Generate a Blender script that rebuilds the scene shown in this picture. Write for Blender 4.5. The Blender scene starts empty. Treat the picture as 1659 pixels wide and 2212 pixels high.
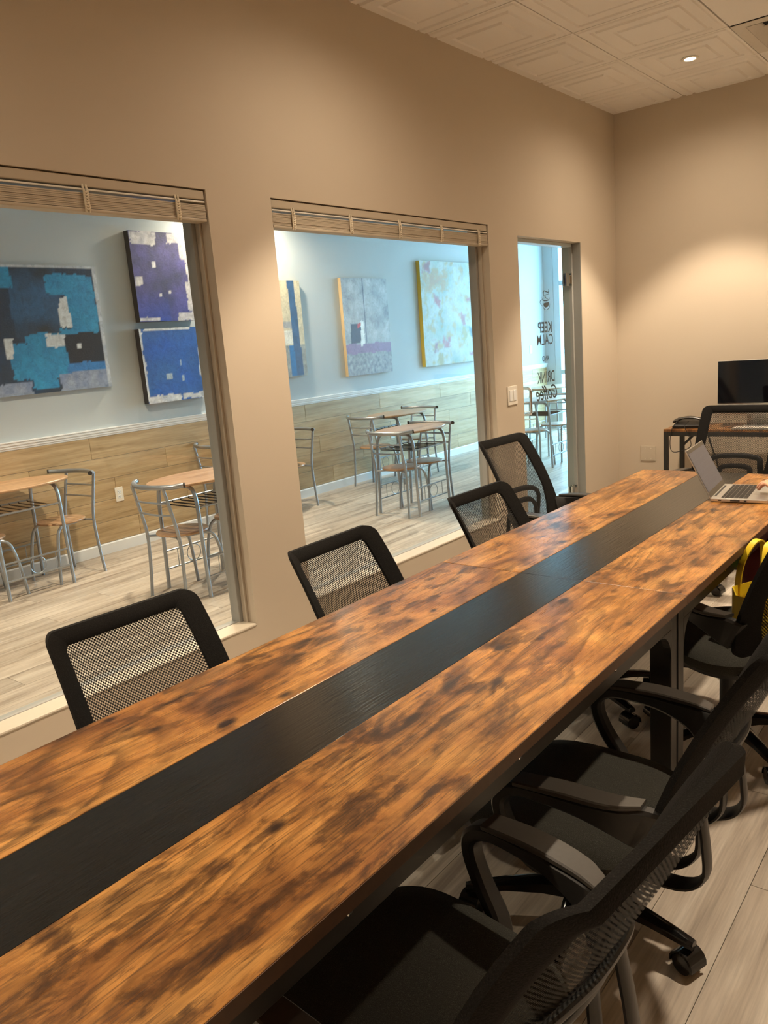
import bpy, bmesh, math, random
from math import sin, cos, pi, radians
from mathutils import Vector, Matrix, noise, Euler

SC = bpy.context.scene
COL = SC.collection
random.seed(7)

# ------------------------------------------------------------------ camera
cam_d = bpy.data.cameras.new('camera')
cam = bpy.data.objects.new('camera', cam_d)
COL.objects.link(cam)
cam_d.sensor_fit = 'HORIZONTAL'
cam_d.sensor_width = 36.0
cam_d.lens = 36.0 * 1686.2 / 1659.0
cam_d.clip_start = 0.05
cam_d.clip_end = 200
RX, RY, RZ = -0.2120, -0.0799, 0.6914
_R = Matrix.Rotation(RZ, 3, 'Z') @ Matrix.Rotation(pi / 2, 3, 'X') @ Matrix.Rotation(RX, 3, 'X') @ Matrix.Rotation(RY, 3, 'Z')
cam.matrix_world = Matrix.Translation((2.4419, 0.0, 1.475)) @ _R.to_4x4()
SC.camera = cam

# ------------------------------------------------------------------ sky, lights, exposure
W = bpy.data.worlds.new('world')
SC.world = W
W.use_nodes = True
_bg = W.node_tree.nodes['Background']
_bg.inputs[0].default_value = (0.38, 0.72, 1.0, 1)
_bg.inputs[1].default_value = 27.0

SC.view_settings.view_transform = 'Standard'
SC.view_settings.look = 'None'
SC.view_settings.gamma = 1.0
SC.view_settings.exposure = 0.0
SC.view_settings.use_curve_mapping = False
cy = SC.cycles
cy.max_bounces = 10
cy.diffuse_bounces = 6
cy.glossy_bounces = 4
cy.transmission_bounces = 6
cy.transparent_max_bounces = 24
cy.use_denoising = True
cy.sample_clamp_indirect = 8.0
cy.caustics_reflective = False
cy.caustics_refractive = False

CEIL = 2.97
LAMPS = [(0.80, 5.11), (0.80, 2.67), (0.80, 0.23), (2.63, 2.67), (2.63, 5.11)]   # meeting room can lights
CAFE_LAMPS = [(-2.90, 4.95), (-1.5, 3.0), (-1.5, 0.9)]
ROOM_W, SPILL_W, CAFE_W = 200.0, 46.0, 230.0
WARM = (1.0, 0.81, 0.60)
CAFE_WARM = (1.0, 0.82, 0.60)

def spot(name, loc, power, color, size, blend, radius=0.04):
    d = bpy.data.lights.new(name, 'SPOT')
    d.energy = power; d.color = color; d.spot_size = radians(size); d.spot_blend = blend
    d.shadow_soft_size = radius
    o = bpy.data.objects.new(name, d); COL.objects.link(o); o.location = loc
    return o
# daylight through the shop front: a portal only guides sampling of the sky
_pd = bpy.data.lights.new('daylight_portal', 'AREA')
_pd.shape = 'RECTANGLE'; _pd.size = 2.85; _pd.size_y = 2.8; _pd.cycles.is_portal = True
_po = bpy.data.objects.new('daylight_portal', _pd); COL.objects.link(_po)
_po.location = (-1.58, 10.93, 1.45); _po.rotation_euler = (-pi / 2, 0, 0)

# ------------------------------------------------------------------ helpers
def lin(c):
    return tuple(((v / 255.0) / 12.92 if v <= 10 else (((v / 255.0) + 0.055) / 1.055) ** 2.4) for v in c)

class MB:
    """collects shapes, builds ONE mesh"""
    def __init__(s):
        s.v = []; s.f = []; s.uv = None
    def add(s, vs, fs):
        b = len(s.v); s.v += [tuple(v) for v in vs]; s.f += [tuple(i + b for i in f) for f in fs]; return s
    def box(s, x0, x1, y0, y1, z0, z1, M=None):
        vs = [Vector((x, y, z)) for x in (x0, x1) for y in (y0, y1) for z in (z0, z1)]
        if M: vs = [M @ v for v in vs]
        return s.add(vs, [(0, 1, 3, 2), (4, 6, 7, 5), (0, 4, 5, 1), (2, 3, 7, 6), (0, 2, 6, 4), (1, 5, 7, 3)])
    def bbox(s, x0, x1, y0, y1, z0, z1, b=0.004, M=None, seg=2):
        bm = bmesh.new(); bmesh.ops.create_cube(bm, size=1)
        for v in bm.verts:
            v.co = Vector(((x0 + x1) / 2 + v.co.x * (x1 - x0), (y0 + y1) / 2 + v.co.y * (y1 - y0), (z0 + z1) / 2 + v.co.z * (z1 - z0)))
        bmesh.ops.bevel(bm, geom=bm.edges[:], offset=b, segments=seg, affect='EDGES', profile=0.5)
        bm.verts.index_update()
        vs = [(M @ v.co if M else v.co.copy()) for v in bm.verts]; fs = [[v.index for v in f.verts] for f in bm.faces]
        bm.free(); return s.add(vs, fs)
    def tube(s, pts, r, n=8, closed=False, cap=True, flat=None):
        P = [Vector(p) for p in pts]; m = len(P)
        rs = r if isinstance(r, (list, tuple)) else [r] * m
        T = []
        for i in range(m):
            a = P[(i - 1) % m] if (closed or i > 0) else P[i]
            b = P[(i + 1) % m] if (closed or i < m - 1) else P[i]
            T.append((b - a).normalized())
        up = Vector((0, 0, 1)) if abs(T[0].z) < 0.9 else Vector((1, 0, 0))
        N = (up - T[0] * up.dot(T[0])).normalized()
        vs = []
        for i in range(m):
            if i > 0:
                N = N - T[i] * N.dot(T[i])
                N = N.normalized() if N.length > 1e-6 else T[i].orthogonal().normalized()
            B = T[i].cross(N)
            for k in range(n):
                a = 2 * pi * k / n
                vs.append(P[i] + ((N * cos(a) + B * sin(a)) * rs[i] if flat is None else (N * cos(a) * flat + B * sin(a) * rs[i])))
        fs = []
        for i in range(m if closed else m - 1):
            j = (i + 1) % m
            for k in range(n):
                fs.append((i * n + k, i * n + (k + 1) % n, j * n + (k + 1) % n, j * n + k))
        if cap and not closed:
            fs.append(tuple(range(n - 1, -1, -1))); fs.append(tuple((m - 1) * n + k for k in range(n)))
        return s.add(vs, fs)
    def lathe(s, prof, n=24, c=(0, 0, 0), M=None):
        vs = []
        for r, z in prof:
            for k in range(n):
                a = 2 * pi * k / n
                v = Vector((c[0] + r * cos(a), c[1] + r * sin(a), c[2] + z))
                vs.append(M @ v if M else v)
        fs = []
        for i in range(len(prof) - 1):
            for k in range(n):
                fs.append((i * n + k, i * n + (k + 1) % n, (i + 1) * n + (k + 1) % n, (i + 1) * n + k))
        fs.append(tuple(range(n - 1, -1, -1))); fs.append(tuple((len(prof) - 1) * n + k for k in range(n)))
        return s.add(vs, fs)
    def loops(s, rings, cap0=True, cap1=True, closed=True):
        """skin successive rings of equal count"""
        n = len(rings[0]); vs = [v for r in rings for v in r]; fs = []
        for i in range(len(rings) - 1):
            for k in range(n if closed else n - 1):
                fs.append((i * n + k, i * n + (k + 1) % n, (i + 1) * n + (k + 1) % n, (i + 1) * n + k))
        if cap0: fs.append(tuple(range(n - 1, -1, -1)))
        if cap1: fs.append(tuple((len(rings) - 1) * n + k for k in range(n)))
        return s.add(vs, fs)
    def prism(s, poly, axis, a, b, M=None):
        """poly 2d extruded along axis from a to b; axis 'x': poly=(y,z) ; 'y': (x,z) ; 'z': (x,y)"""
        def P(p, t):
            v = {'x': (t, p[0], p[1]), 'y': (p[0], t, p[1]), 'z': (p[0], p[1], t)}[axis]
            return M @ Vector(v) if M else Vector(v)
        n = len(poly)
        vs = [P(p, a) for p in poly] + [P(p, b) for p in poly]
        fs = [tuple(range(n)), tuple(range(2 * n - 1, n - 1, -1))] + [(i, i + n, (i + 1) % n + n, (i + 1) % n) for i in range(n)]
        return s.add(vs, fs)
    def build(s, name, mat, parent=None, smooth=False, loc=None):
        me = bpy.data.meshes.new(name)
        me.from_pydata(s.v, [], s.f); me.update()
        bm = bmesh.new(); bm.from_mesh(me); bmesh.ops.recalc_face_normals(bm, faces=bm.faces[:]); bm.to_mesh(me); bm.free()
        if s.uv is not None:
            L = me.uv_layers.new(name='UVMap')
            for l in me.loops: L.data[l.index].uv = s.uv[l.vertex_index]
        if smooth:
            me.polygons.foreach_set('use_smooth', [True] * len(me.polygons))
            try: me.set_sharp_from_angle(angle=radians(42))
            except Exception: pass
        me.materials.append(mat)
        return link(name, me, parent, loc)

def link(name, me, parent=None, loc=None):
    o = bpy.data.objects.new(name, me); COL.objects.link(o)
    if parent: o.parent = parent
    if loc: o.location = loc
    return o

def tag(o, label=None, cat=None, group=None, kind=None):
    if label: o['label'] = label
    if cat: o['category'] = cat
    if group: o['group'] = group
    if kind: o['kind'] = kind
    return o

def thing(name, label, cat, loc=(0, 0, 0), rz=0.0, group=None):
    o = bpy.data.objects.new(name, None); COL.objects.link(o)
    o.empty_display_size = 0.05; o.location = loc; o.rotation_euler = (0, 0, rz)
    return tag(o, label, cat, group)

def struct(name, loc=(0, 0, 0)):
    o = bpy.data.objects.new(name, None); COL.objects.link(o); o.empty_display_size = 0.05; o.location = loc
    o['kind'] = 'structure'; return o

KIDS = {}
def copy_tree(o, parent=None):
    c = o.copy(); COL.objects.link(c)
    if parent: c.parent = parent
    for ch in list(o.children): copy_tree(ch, c)
    return c

# ------------------------------------------------------------------ materials
class NT:
    def __init__(s, name):
        s.m = bpy.data.materials.new(name); s.m.use_nodes = True; s.t = s.m.node_tree
        s.b = s.t.nodes['Principled BSDF']; s.out = s.t.nodes['Material Output']
    def n(s, typ, **kw):
        nd = s.t.nodes.new('ShaderNode' + typ)
        for k, v in kw.items():
            if k.startswith('i_'):
                nd.inputs[int(k[2:]) if k[2:].isdigit() else k[2:].replace('_', ' ')].default_value = v
            else: setattr(nd, k, v)
        return nd
    def l(s, a, b): s.t.links.new(a, b)
    def math(s, op, a, b=0.0, c=None, clamp=False):
        nd = s.n('Math', operation=op); nd.use_clamp = clamp
        for i, x in enumerate((a, b, c)):
            if x is None: continue
            if isinstance(x, (int, float)): nd.inputs[i].default_value = x
            else: s.l(x, nd.inputs[i])
        return nd.outputs[0]
    def ramp(s, fac, stops, interp='LINEAR'):
        nd = s.n('ValToRGB'); nd.color_ramp.interpolation = interp; e = nd.color_ramp.elements
        while len(e) < len(stops): e.new(0.5)
        for i, (p, c) in enumerate(stops):
            e[i].position = p; e[i].color = (*c[:3], 1) if not isinstance(c, (int, float)) else (c, c, c, 1)
        s.l(fac, nd.inputs[0]); return nd.outputs[0]
    def mix(s, fac, a, b, mode='MIX'):
        nd = s.n('Mix', data_type='RGBA', blend_type=mode)
        for sock, x in ((nd.inputs[0], fac), (nd.inputs[6], a), (nd.inputs[7], b)):
            if isinstance(x, (int, float)): sock.default_value = x
            elif isinstance(x, tuple): sock.default_value = (*x[:3], 1)
            else: s.l(x, sock)
        return nd.outputs[2]
    def coord(s, which='Object', scale=(1, 1, 1), off=None):
        tc = s.n('TexCoord'); mp = s.n('Mapping'); mp.inputs['Scale'].default_value = scale
        s.l(tc.outputs[which], mp.inputs[0])
        if off is not None:
            oi = s.n('ObjectInfo'); cb = s.n('CombineXYZ')
            r = s.math('MULTIPLY', oi.outputs['Random'], off)
            s.l(r, cb.inputs[0]); s.l(r, cb.inputs[1]); s.l(r, cb.inputs[2]); s.l(cb.outputs[0], mp.inputs['Location'])
        return mp.outputs[0]
    def noise(s, vec, scale, detail=3, rough=0.55, dist=0.0):
        nd = s.n('TexNoise'); nd.inputs['Scale'].default_value = scale; nd.inputs['Detail'].default_value = detail
        nd.inputs['Roughness'].default_value = rough; nd.inputs['Distortion'].default_value = dist
        s.l(vec, nd.inputs['Vector']); return nd.outputs[0]
    def bump(s, h, strength=0.2, dist=0.002):
        nd = s.n('Bump'); nd.inputs['Strength'].default_value = strength; nd.inputs['Distance'].default_value = dist
        s.l(h, nd.inputs['Height']); s.l(nd.outputs[0], s.b.inputs['Normal'])
    def set(s, col=None, rough=None, metal=None, spec=None, **kw):
        if col is not None:
            if isinstance(col, tuple): s.b.inputs['Base Color'].default_value = (*col[:3], 1)
            else: s.l(col, s.b.inputs['Base Color'])
        if rough is not None:
            if isinstance(rough, (int, float)): s.b.inputs['Roughness'].default_value = rough
            else: s.l(rough, s.b.inputs['Roughness'])
        if metal is not None: s.b.inputs['Metallic'].default_value = metal
        if spec is not None: s.b.inputs['Specular IOR Level'].default_value = spec
        for k, v in kw.items(): s.b.inputs[k.replace('_', ' ')].default_value = v
        return s

def plain(name, col, rough=0.5, metal=0.0, spec=0.5, var=0.06, scale=40, bump=0.0, **kw):
    t = NT(name); v = t.coord('Object')
    nz = t.noise(v, scale, 3)
    c = t.mix(t.math('MULTIPLY', nz, 1.0), tuple(x * (1 - var) for x in col), tuple(min(1, x * (1 + var)) for x in col))
    t.set(c, rough, metal, spec, **kw)
    if bump: t.bump(nz, bump, 0.001)
    return t.m

MAT = {}
MAT['wall'] = plain('wall_paint', (0.70, 0.62, 0.52), 0.75, spec=0.25, var=0.02, scale=6, bump=0.0)
def wall_tex(name, col, rough=0.7):
    t = NT(name); v = t.coord('Object'); nz = t.noise(v, 260, 2); big = t.noise(v, 1.5, 3)
    c = t.mix(big, tuple(x * 0.96 for x in col), tuple(min(1, x * 1.03) for x in col))
    t.set(c, rough, 0, 0.3); t.bump(nz, 0.12, 0.001); return t.m
MAT['wall'] = wall_tex('wall_paint', (0.57, 0.495, 0.395))
MAT['cafe_wall'] = wall_tex('cafe_wall_paint', (0.47, 0.52, 0.545), 0.7)
MAT['ceiling'] = wall_tex('ceiling_tile_white', (0.80, 0.77, 0.73), 0.8)
MAT['trim'] = plain('white_trim_paint', (0.82, 0.84, 0.85), 0.4, var=0.02)
MAT['reveal'] = plain('cream_vinyl_frame', (0.52, 0.46, 0.37), 0.45, var=0.03)
MAT['grey_frame'] = plain('grey_metal_frame', (0.33, 0.33, 0.31), 0.45, var=0.04)
MAT['dark_gap'] = plain('dark_void', (0.015, 0.014, 0.012), 0.9)
MAT['blind'] = plain('cream_faux_wood', (0.50, 0.43, 0.33), 0.5, var=0.02, scale=4)
MAT['blind_rail'] = plain('white_blind_rail', (0.82, 0.79, 0.72), 0.25)
MAT['tape'] = plain('cream_ladder_cord', (0.78, 0.70, 0.56), 0.8, var=0.2, scale=300, bump=0.5)
MAT['black_plastic'] = plain('black_plastic', (0.009, 0.0085, 0.008), 0.45, var=0.15)
MAT['gloss_black'] = plain('glossy_black_plastic', (0.008, 0.008, 0.008), 0.14)
MAT['arm_pad'] = plain('soft_black_arm_pad', (0.045, 0.040, 0.034), 0.36, var=0.15, scale=90, bump=0.1)
MAT['black_metal'] = plain('black_powder_coated_steel', (0.018, 0.016, 0.013), 0.4, var=0.1)
MAT['chrome'] = plain('chrome', (0.75, 0.74, 0.72), 0.12, 1.0)
MAT['silver'] = plain('silver_painted_steel', (0.36, 0.39, 0.42), 0.34, 0.7, var=0.04)
MAT['aluminium'] = plain('silver_aluminium', (0.62, 0.61, 0.58), 0.33, 0.85)
MAT['white_plastic'] = plain('white_plastic', (0.80, 0.76, 0.68), 0.35, var=0.02)
MAT['screen_black'] = plain('black_screen_glass', (0.004, 0.004, 0.006), 0.06)
MAT['decal'] = plain('black_vinyl_lettering', (0.006, 0.007, 0.012), 0.5)
MAT['rubber'] = plain('dark_rubber', (0.02, 0.02, 0.02), 0.6)
MAT['steel_vent'] = plain('painted_vent_metal', (0.60, 0.56, 0.50), 0.45)
MAT['storefront'] = plain('pale_storefront_frame', (0.55, 0.62, 0.66), 0.4)
MAT['skin'] = plain('skin', (0.66, 0.36, 0.23), 0.42, var=0.10, scale=60, Subsurface_Weight=0.08)
MAT['maroon'] = plain('maroon_cloth', (0.10, 0.008, 0.008), 0.8, var=0.2, scale=120)
MAT['hair'] = plain('brown_hair', (0.05, 0.025, 0.012), 0.5, var=0.3, scale=200)
MAT['edge_band'] = plain('dark_brown_edge_band', (0.085, 0.04, 0.018), 0.5, var=0.3, scale=60)
MAT['yellow'] = plain('yellow_leather', (0.72, 0.52, 0.02), 0.42, var=0.12, scale=30, bump=0.15)
MAT['green_cap'] = plain('green_cap_plastic', (0.02, 0.33, 0.12), 0.35)
MAT['red'] = plain('red_leather', (0.12, 0.014, 0.006), 0.45, var=0.15)
MAT['concrete'] = plain('pale_concrete', (0.45, 0.46, 0.46), 0.8, var=0.1, scale=3)

def glass(name, tint, base=0.03, top=0.55):
    t = NT(name); t.t.nodes.remove(t.b)
    tr = t.n('BsdfTransparent'); tr.inputs[0].default_value = (*tint, 1)
    gl = t.n('BsdfGlossy'); gl.inputs[1].default_value = 0.01
    lw = t.n('LayerWeight'); lw.inputs[0].default_value = 0.5
    f = t.math('MULTIPLY_ADD', t.math('POWER', lw.outputs['Facing'], 4.0), top, base, clamp=True)
    mx = t.n('MixShader'); t.l(f, mx.inputs[0]); t.l(tr.outputs[0], mx.inputs[1]); t.l(gl.outputs[0], mx.inputs[2])
    t.l(mx.outputs[0], t.out.inputs[0]); return t.m
MAT['glass'] = glass('clear_window_glass', (0.97, 0.985, 0.98))
MAT['door_glass'] = glass('door_glass', (0.93, 0.985, 0.985))
MAT['bottle'] = glass('green_bottle_plastic', (0.10, 0.55, 0.22), 0.05)

def mesh_fabric():
    t = NT('black_mesh_fabric')
    tc = t.n('TexCoord'); sp = t.n('SeparateXYZ'); t.l(tc.outputs['UV'], sp.inputs[0])
    k = 2 * pi / 0.0064
    u = t.math('MULTIPLY', t.math('ADD', sp.outputs[0], sp.outputs[1]), k * 0.7071)
    v = t.math('MULTIPLY', t.math('SUBTRACT', sp.outputs[0], sp.outputs[1]), k * 0.7071)
    h = t.math('ADD', t.math('COSINE', u), t.math('COSINE', v))
    hole = t.math('MULTIPLY', t.math('ADD', h, 0.30), 3.0, clamp=True)
    t.set((0.012, 0.011, 0.010), 0.7, 0, 0.3)
    tr = t.n('BsdfTransparent'); mx = t.n('MixShader')
    t.l(hole, mx.inputs[0]); t.l(t.b.outputs[0], mx.inputs[1]); t.l(tr.outputs[0], mx.inputs[2]); t.l(mx.outputs[0], t.out.inputs[0])
    return t.m
MAT['mesh'] = mesh_fabric()

def weave(name, col, sp=900):
    t = NT(name); v = t.coord('Object')
    nz = t.noise(v, sp, 2); n2 = t.noise(v, 300, 2)
    c = t.ramp(nz, [(0.35, tuple(x * 0.45 for x in col)), (0.62, col), (0.72, tuple(min(1, x * 2.6) for x in col))])
    t.set(c, 0.85, 0, 0.2); t.bump(n2, 0.5, 0.002); return t.m
MAT['seat_fabric'] = weave('dark_seat_fabric', (0.046, 0.045, 0.037))
MAT['frame_fabric'] = weave('black_frame_fabric', (0.010, 0.009, 0.008), 500)

def rustic():
    t = NT('rustic_brown_wood')
    v0 = t.coord('Object', (1, 1, 1), off=17.0)
    def mp(sx, sy, vec=v0):
        m = t.n('Mapping'); m.inputs['Scale'].default_value = (sx, sy, 1); t.l(vec, m.inputs[0]); return m.outputs[0]
    broad = t.noise(mp(4.2, 1.9), 1.6, 6, 0.68, 0.8)
    base = t.ramp(broad, [(0.28, lin((92, 55, 25))), (0.42, lin((132, 86, 41))), (0.53, lin((165, 114, 57))), (0.64, lin((183, 133, 71))), (0.78, lin((130, 83, 38)))])
    # cathedral grain rings
    hgt = t.noise(mp(2.6, 0.55), 1.0, 2, 0.4)
    saw = t.math('FRACT', t.math('MULTIPLY', hgt, 26.0))
    rings = t.ramp(saw, [(0.0, 0.36), (0.14, 0.55), (0.42, 0.97), (0.88, 1.08), (1.0, 0.40)])
    rmask = t.ramp(t.noise(mp(2.2, 0.8), 1.4, 2), [(0.40, 0.08), (0.58, 0.80)])
    c1 = t.mix(rmask, base, t.mix(1.0, base, rings, 'MULTIPLY'))
    # fine fibre lines along the board
    fib = t.noise(mp(300, 7), 1.0, 3, 0.65)
    fr = t.ramp(fib, [(0.36, 0.50), (0.46, 0.96), (0.66, 1.18)])
    c2 = t.mix(1.0, c1, fr, 'MULTIPLY')
    fib2 = t.noise(mp(45, 1.6), 1.0, 4, 0.6)
    c2 = t.mix(1.0, c2, t.ramp(fib2, [(0.32, 0.80), (0.50, 1.0), (0.70, 1.08)]), 'MULTIPLY')
    # dark smoky stains
    st = t.noise(mp(19.0, 6.5), 1.0, 7, 0.68, 0.4)
    sm = t.ramp(st, [(0.49, 0.0), (0.56, 0.65), (0.64, 0.97)])
    st2 = t.noise(mp(2.6, 1.2), 1.0, 3, 0.5)
    sm = t.mix(1.0, sm, t.ramp(st2, [(0.36, 0.35), (0.54, 1.0)]), 'MULTIPLY')
    c3 = t.mix(sm, c2, t.mix(1.0, c2, (0.16, 0.135, 0.13), 'MULTIPLY'))
    # knots
    vo = t.n('TexVoronoi', feature='F1'); vo.inputs['Scale'].default_value = 1.0; t.l(mp(8.0, 4.4), vo.inputs['Vector'])
    wob = t.math('ADD', vo.outputs['Distance'], t.math('MULTIPLY', t.noise(mp(30, 14), 1.0, 3), 0.12))
    kn = t.ramp(wob, [(0.115, 1.0), (0.15, 0.6), (0.20, 0.0)])
    vo2 = t.n('TexVoronoi', feature='F1'); vo2.inputs['Scale'].default_value = 1.0; t.l(mp(13.0, 8.0), vo2.inputs['Vector'])
    w2 = t.math('ADD', vo2.outputs['Distance'], t.math('MULTIPLY', t.noise(mp(60, 25), 1.0, 3), 0.16))
    sp2 = t.n('SeparateColor'); t.l(vo2.outputs['Color'], sp2.inputs[0])
    kn2 = t.math('MULTIPLY', t.ramp(w2, [(0.13, 0.95), (0.19, 0.5), (0.27, 0.0)]), t.math('GREATER_THAN', sp2.outputs[0], 0.55))
    c4 = t.mix(t.math('MAXIMUM', kn, kn2), c3, lin((42, 24, 14)))
    mott = t.noise(mp(30, 14), 1.0, 4, 0.7)
    c4 = t.mix(1.0, c4, t.ramp(mott, [(0.3, 0.80), (0.5, 1.0), (0.7, 1.10)]), 'MULTIPLY')
    t.set(c4, t.ramp(fib, [(0.3, 0.36), (0.7, 0.26)]), 0, 0.5)
    t.bump(t.math('ADD', fib, t.math('MULTIPLY', saw, 0.12)), 0.22, 0.0006)
    return t.m
MAT['rustic'] = rustic()

def black_wood():
    t = NT('black_wood_grain'); v = t.coord('Object')
    def mp(sx, sy):
        m = t.n('Mapping'); m.inputs['Scale'].default_value = (sx, sy, 1); t.l(v, m.inputs[0]); return m.outputs[0]
    a = t.noise(mp(170, 7.0), 1.0, 4, 0.6, 0.2); 
    t.set(t.ramp(a, [(0.3, (0.003, 0.003, 0.003)), (0.7, (0.008, 0.0075, 0.007))]), 0.19, 0, 0.5)
    t.bump(a, 0.7, 0.0013); return t.m
MAT['black_wood'] = black_wood()

def plank(name, lo, mid, hi, along='Y', rough=0.42, sx=14.0, sy=1.1):
    t = NT(name); v0 = t.coord('Object', (1, 1, 1), off=31.0)
    def mp(a, b):
        m = t.n('Mapping'); m.inputs['Scale'].default_value = (a, b, a) if along == 'Y' else (b, a, a); t.l(v0, m.inputs[0]); return m.outputs[0]
    n1 = t.noise(mp(sx, sy), 1.0, 5, 0.6, 0.5); n2 = t.noise(mp(150, 5), 1.0, 3, 0.6)
    c = t.ramp(n1, [(0.30, lo), (0.48, mid), (0.68, hi)])
    c = t.mix(1.0, c, t.ramp(n2, [(0.3, 0.84), (0.6, 1.03)]), 'MULTIPLY')
    oi = t.n('ObjectInfo'); c = t.mix(1.0, c, t.ramp(oi.outputs['Random'], [(0, 0.86), (1, 1.08)]), 'MULTIPLY')
    t.set(c, rough, 0, 0.45); t.bump(n2, 0.12, 0.0006); return t.m
MAT['floor_plank'] = plank('grey_oak_vinyl_plank', lin((140, 126, 112)), lin((186, 172, 155)), lin((212, 200, 184)))
MAT['room_plank'] = plank('lit_grey_oak_vinyl_plank', lin((152, 140, 128)), lin((200, 188, 173)), lin((224, 214, 200)))  # same oak plank as the cafe, lamplight brightness lifted into its colour
MAT['wainscot'] = plank('tan_wood_wall_plank', lin((166, 138, 98)), lin((192, 164, 122)), lin((206, 180, 140)), rough=0.5, sx=26, sy=1.6)
MAT['beech'] = plank('beech_laminate', lin((160, 122, 88)), lin((184, 146, 110)), lin((200, 164, 128)), rough=0.33, sx=20, sy=2.0)
MAT['beech_edge'] = plain('light_edge_band', (0.62, 0.52, 0.42), 0.4)

def emis(name, col, strength):
    t = NT(name); t.set((0, 0, 0), 0.5); t.b.inputs['Emission Color'].default_value = (*col, 1); t.b.inputs['Emission Strength'].default_value = strength
    return t.m
MAT['lamp'] = emis('lamp_lens', (1.0, 0.78, 0.5), 60.0)

def laptop_screen():
    t = NT('laptop_screen_page'); v = t.coord('Object')
    br = t.n('TexBrick'); br.inputs['Scale'].default_value = 1.0
    br.inputs['Brick Width'].default_value = 0.05; br.inputs['Row Height'].default_value = 0.008; br.inputs['Mortar Size'].default_value = 0.0028
    br.inputs['Color1'].default_value = (0.085, 0.085, 0.10, 1); br.inputs['Color2'].default_value = (0.11, 0.11, 0.13, 1); br.inputs['Mortar'].default_value = (0.16, 0.155, 0.18, 1)
    m = t.n('Mapping'); m.inputs['Rotation'].default_value = (0, radians(90), 0)
    t.l(v, m.inputs[0]); t.l(m.outputs[0], br.inputs[0])
    t.set((0.02, 0.02, 0.02), 0.25); t.l(br.outputs[0], t.b.inputs['Emission Color']); t.b.inputs['Emission Strength'].default_value = 0.38
    return t.m
MAT['laptop_screen'] = laptop_screen()

def painted(name, rough=0.55, bump=0.5):
    t = NT(name); at = t.n('Attribute', attribute_name='paint'); v = t.coord('Object')
    n1 = t.noise(v, 22, 5, 0.65, 1.2); n2 = t.noise(v, 90, 4, 0.7)
    c = t.mix(1.0, at.outputs[0], t.ramp(n1, [(0.25, 0.66), (0.5, 1.0), (0.8, 1.30)]), 'MULTIPLY')
    t.set(c, rough, 0, 0.4); t.bump(n2, bump, 0.003); return t.m
MAT['canvas'] = painted('painted_canvas'); MAT['canvas_gloss'] = painted('varnished_canvas', 0.42, 0.3)
MAT['canvas_side_dark'] = plain('dark_canvas_edge', (0.035, 0.038, 0.045), 0.6)
MAT['canvas_side_tan'] = plain('tan_canvas_edge', (0.50, 0.38, 0.22), 0.6)
MAT['canvas_side_yellow'] = plain('ochre_canvas_edge', (0.55, 0.40, 0.04), 0.6)
MAT['canvas_side_grey'] = plain('grey_canvas_edge', (0.28, 0.30, 0.33), 0.6)

# ------------------------------------------------------------------ large structure
XL, XR = 0.0, 4.6
YN, YF = -1.8, 5.915
CX, CYF, CYN = -3.184, 10.91, -1.8
WT = 0.14
W1 = (0.35, 2.051); W2 = (2.385, 4.085); WZ0, WZ1 = 0.355, 2.092
DY = (4.424, 5.306); DZ = 2.05

def wall_left():
    m = MB(); a, b = -WT, 0.0; T = CEIL + 0.03
    for y0, y1 in ((YN, W1[0]), (W1[1], W2[0]), (W2[1], DY[0]), (DY[1], CYF)): m.box(a, b, y0, y1, 0, T)
    for y0, y1 in (W1, W2):
        m.box(a, b, y0, y1, 0, WZ0); m.box(a, b, y0, y1, WZ1, T)
    m.box(a, b, DY[0], DY[1], DZ, T)
    tag(m.build('wall_left', MAT['wall']), kind='structure')
wall_left()
def slab(name, x0, x1, y0, y1, z0, z1, mat):
    return tag(MB().box(x0, x1, y0, y1, z0, z1).build(name, mat), kind='structure')
slab('wall_far', 0, XR, YF, YF + 0.12, 0, CEIL + 0.03, MAT['wall'])
slab('wall_right', XR, XR + 0.12, YN, YF + 0.12, 0, CEIL + 0.03, MAT['wall'])
slab('wall_near', -0.0, XR, YN - 0.12, YN, 0, CEIL + 0.03, MAT['wall'])

# floors: a dark bed with planks laid on it along y
PW, PL = 0.18, 1.22
def planks(root, x0, x1, y0, y1, z, mat, seed):
    rnd = random.Random(seed)
    me = None
    i = 0; x = x0
    while x < x1 - 0.01:
        w = min(PW, x1 - x); y = y0 - rnd.random() * PL; shift = (i * 0.37 % 1.0) * PL
        y = y0 - shift
        while y < y1:
            a, b = max(y, y0), min(y + PL, y1)
            if b - a > 0.03:
                full = abs(w - PW) < 1e-6 and abs(b - a - PL) < 1e-6
                if full and me: link('plank', me, root, ((x + x + w) / 2, (a + b) / 2, z))
                else:
                    o = MB().box(-w / 2 + 0.0009, w / 2 - 0.0009, -(b - a) / 2 + 0.0009, (b - a) / 2 - 0.0009, -0.005, 0).build('plank', mat, root, loc=((x + x + w) / 2, (a + b) / 2, z))
                    if full: me = o.data
            y += PL
        x += PW; i += 1
fl = slab('floor', 0.0, XR, YN, YF, -0.12, -0.004, MAT['dark_gap'])
planks(fl, 0.0, 3.6, -0.4, YF, 0.0, MAT['room_plank'], 3)
tag(MB().box(3.6, XR, YN, YF, -0.006, 0).box(0, 3.6, YN, -0.4, -0.006, 0).build('floor_margin', MAT['room_plank'], fl))
fc = slab('floor_cafe', CX - 0.1, -WT, CYN, CYF, -0.12, -0.004, MAT['dark_gap'])
planks(fc, CX, -WT, 0.0, CYF, 0.0, MAT['floor_plank'], 5)
MB().box(CX, -WT, CYN, 0.0, -0.006, 0).build('floor_margin', MAT['floor_plank'], fc)
MB().box(-WT, 0, DY[0], DY[1], -0.004, 0.001).build('threshold', MAT['grey_frame'], fc)

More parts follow.
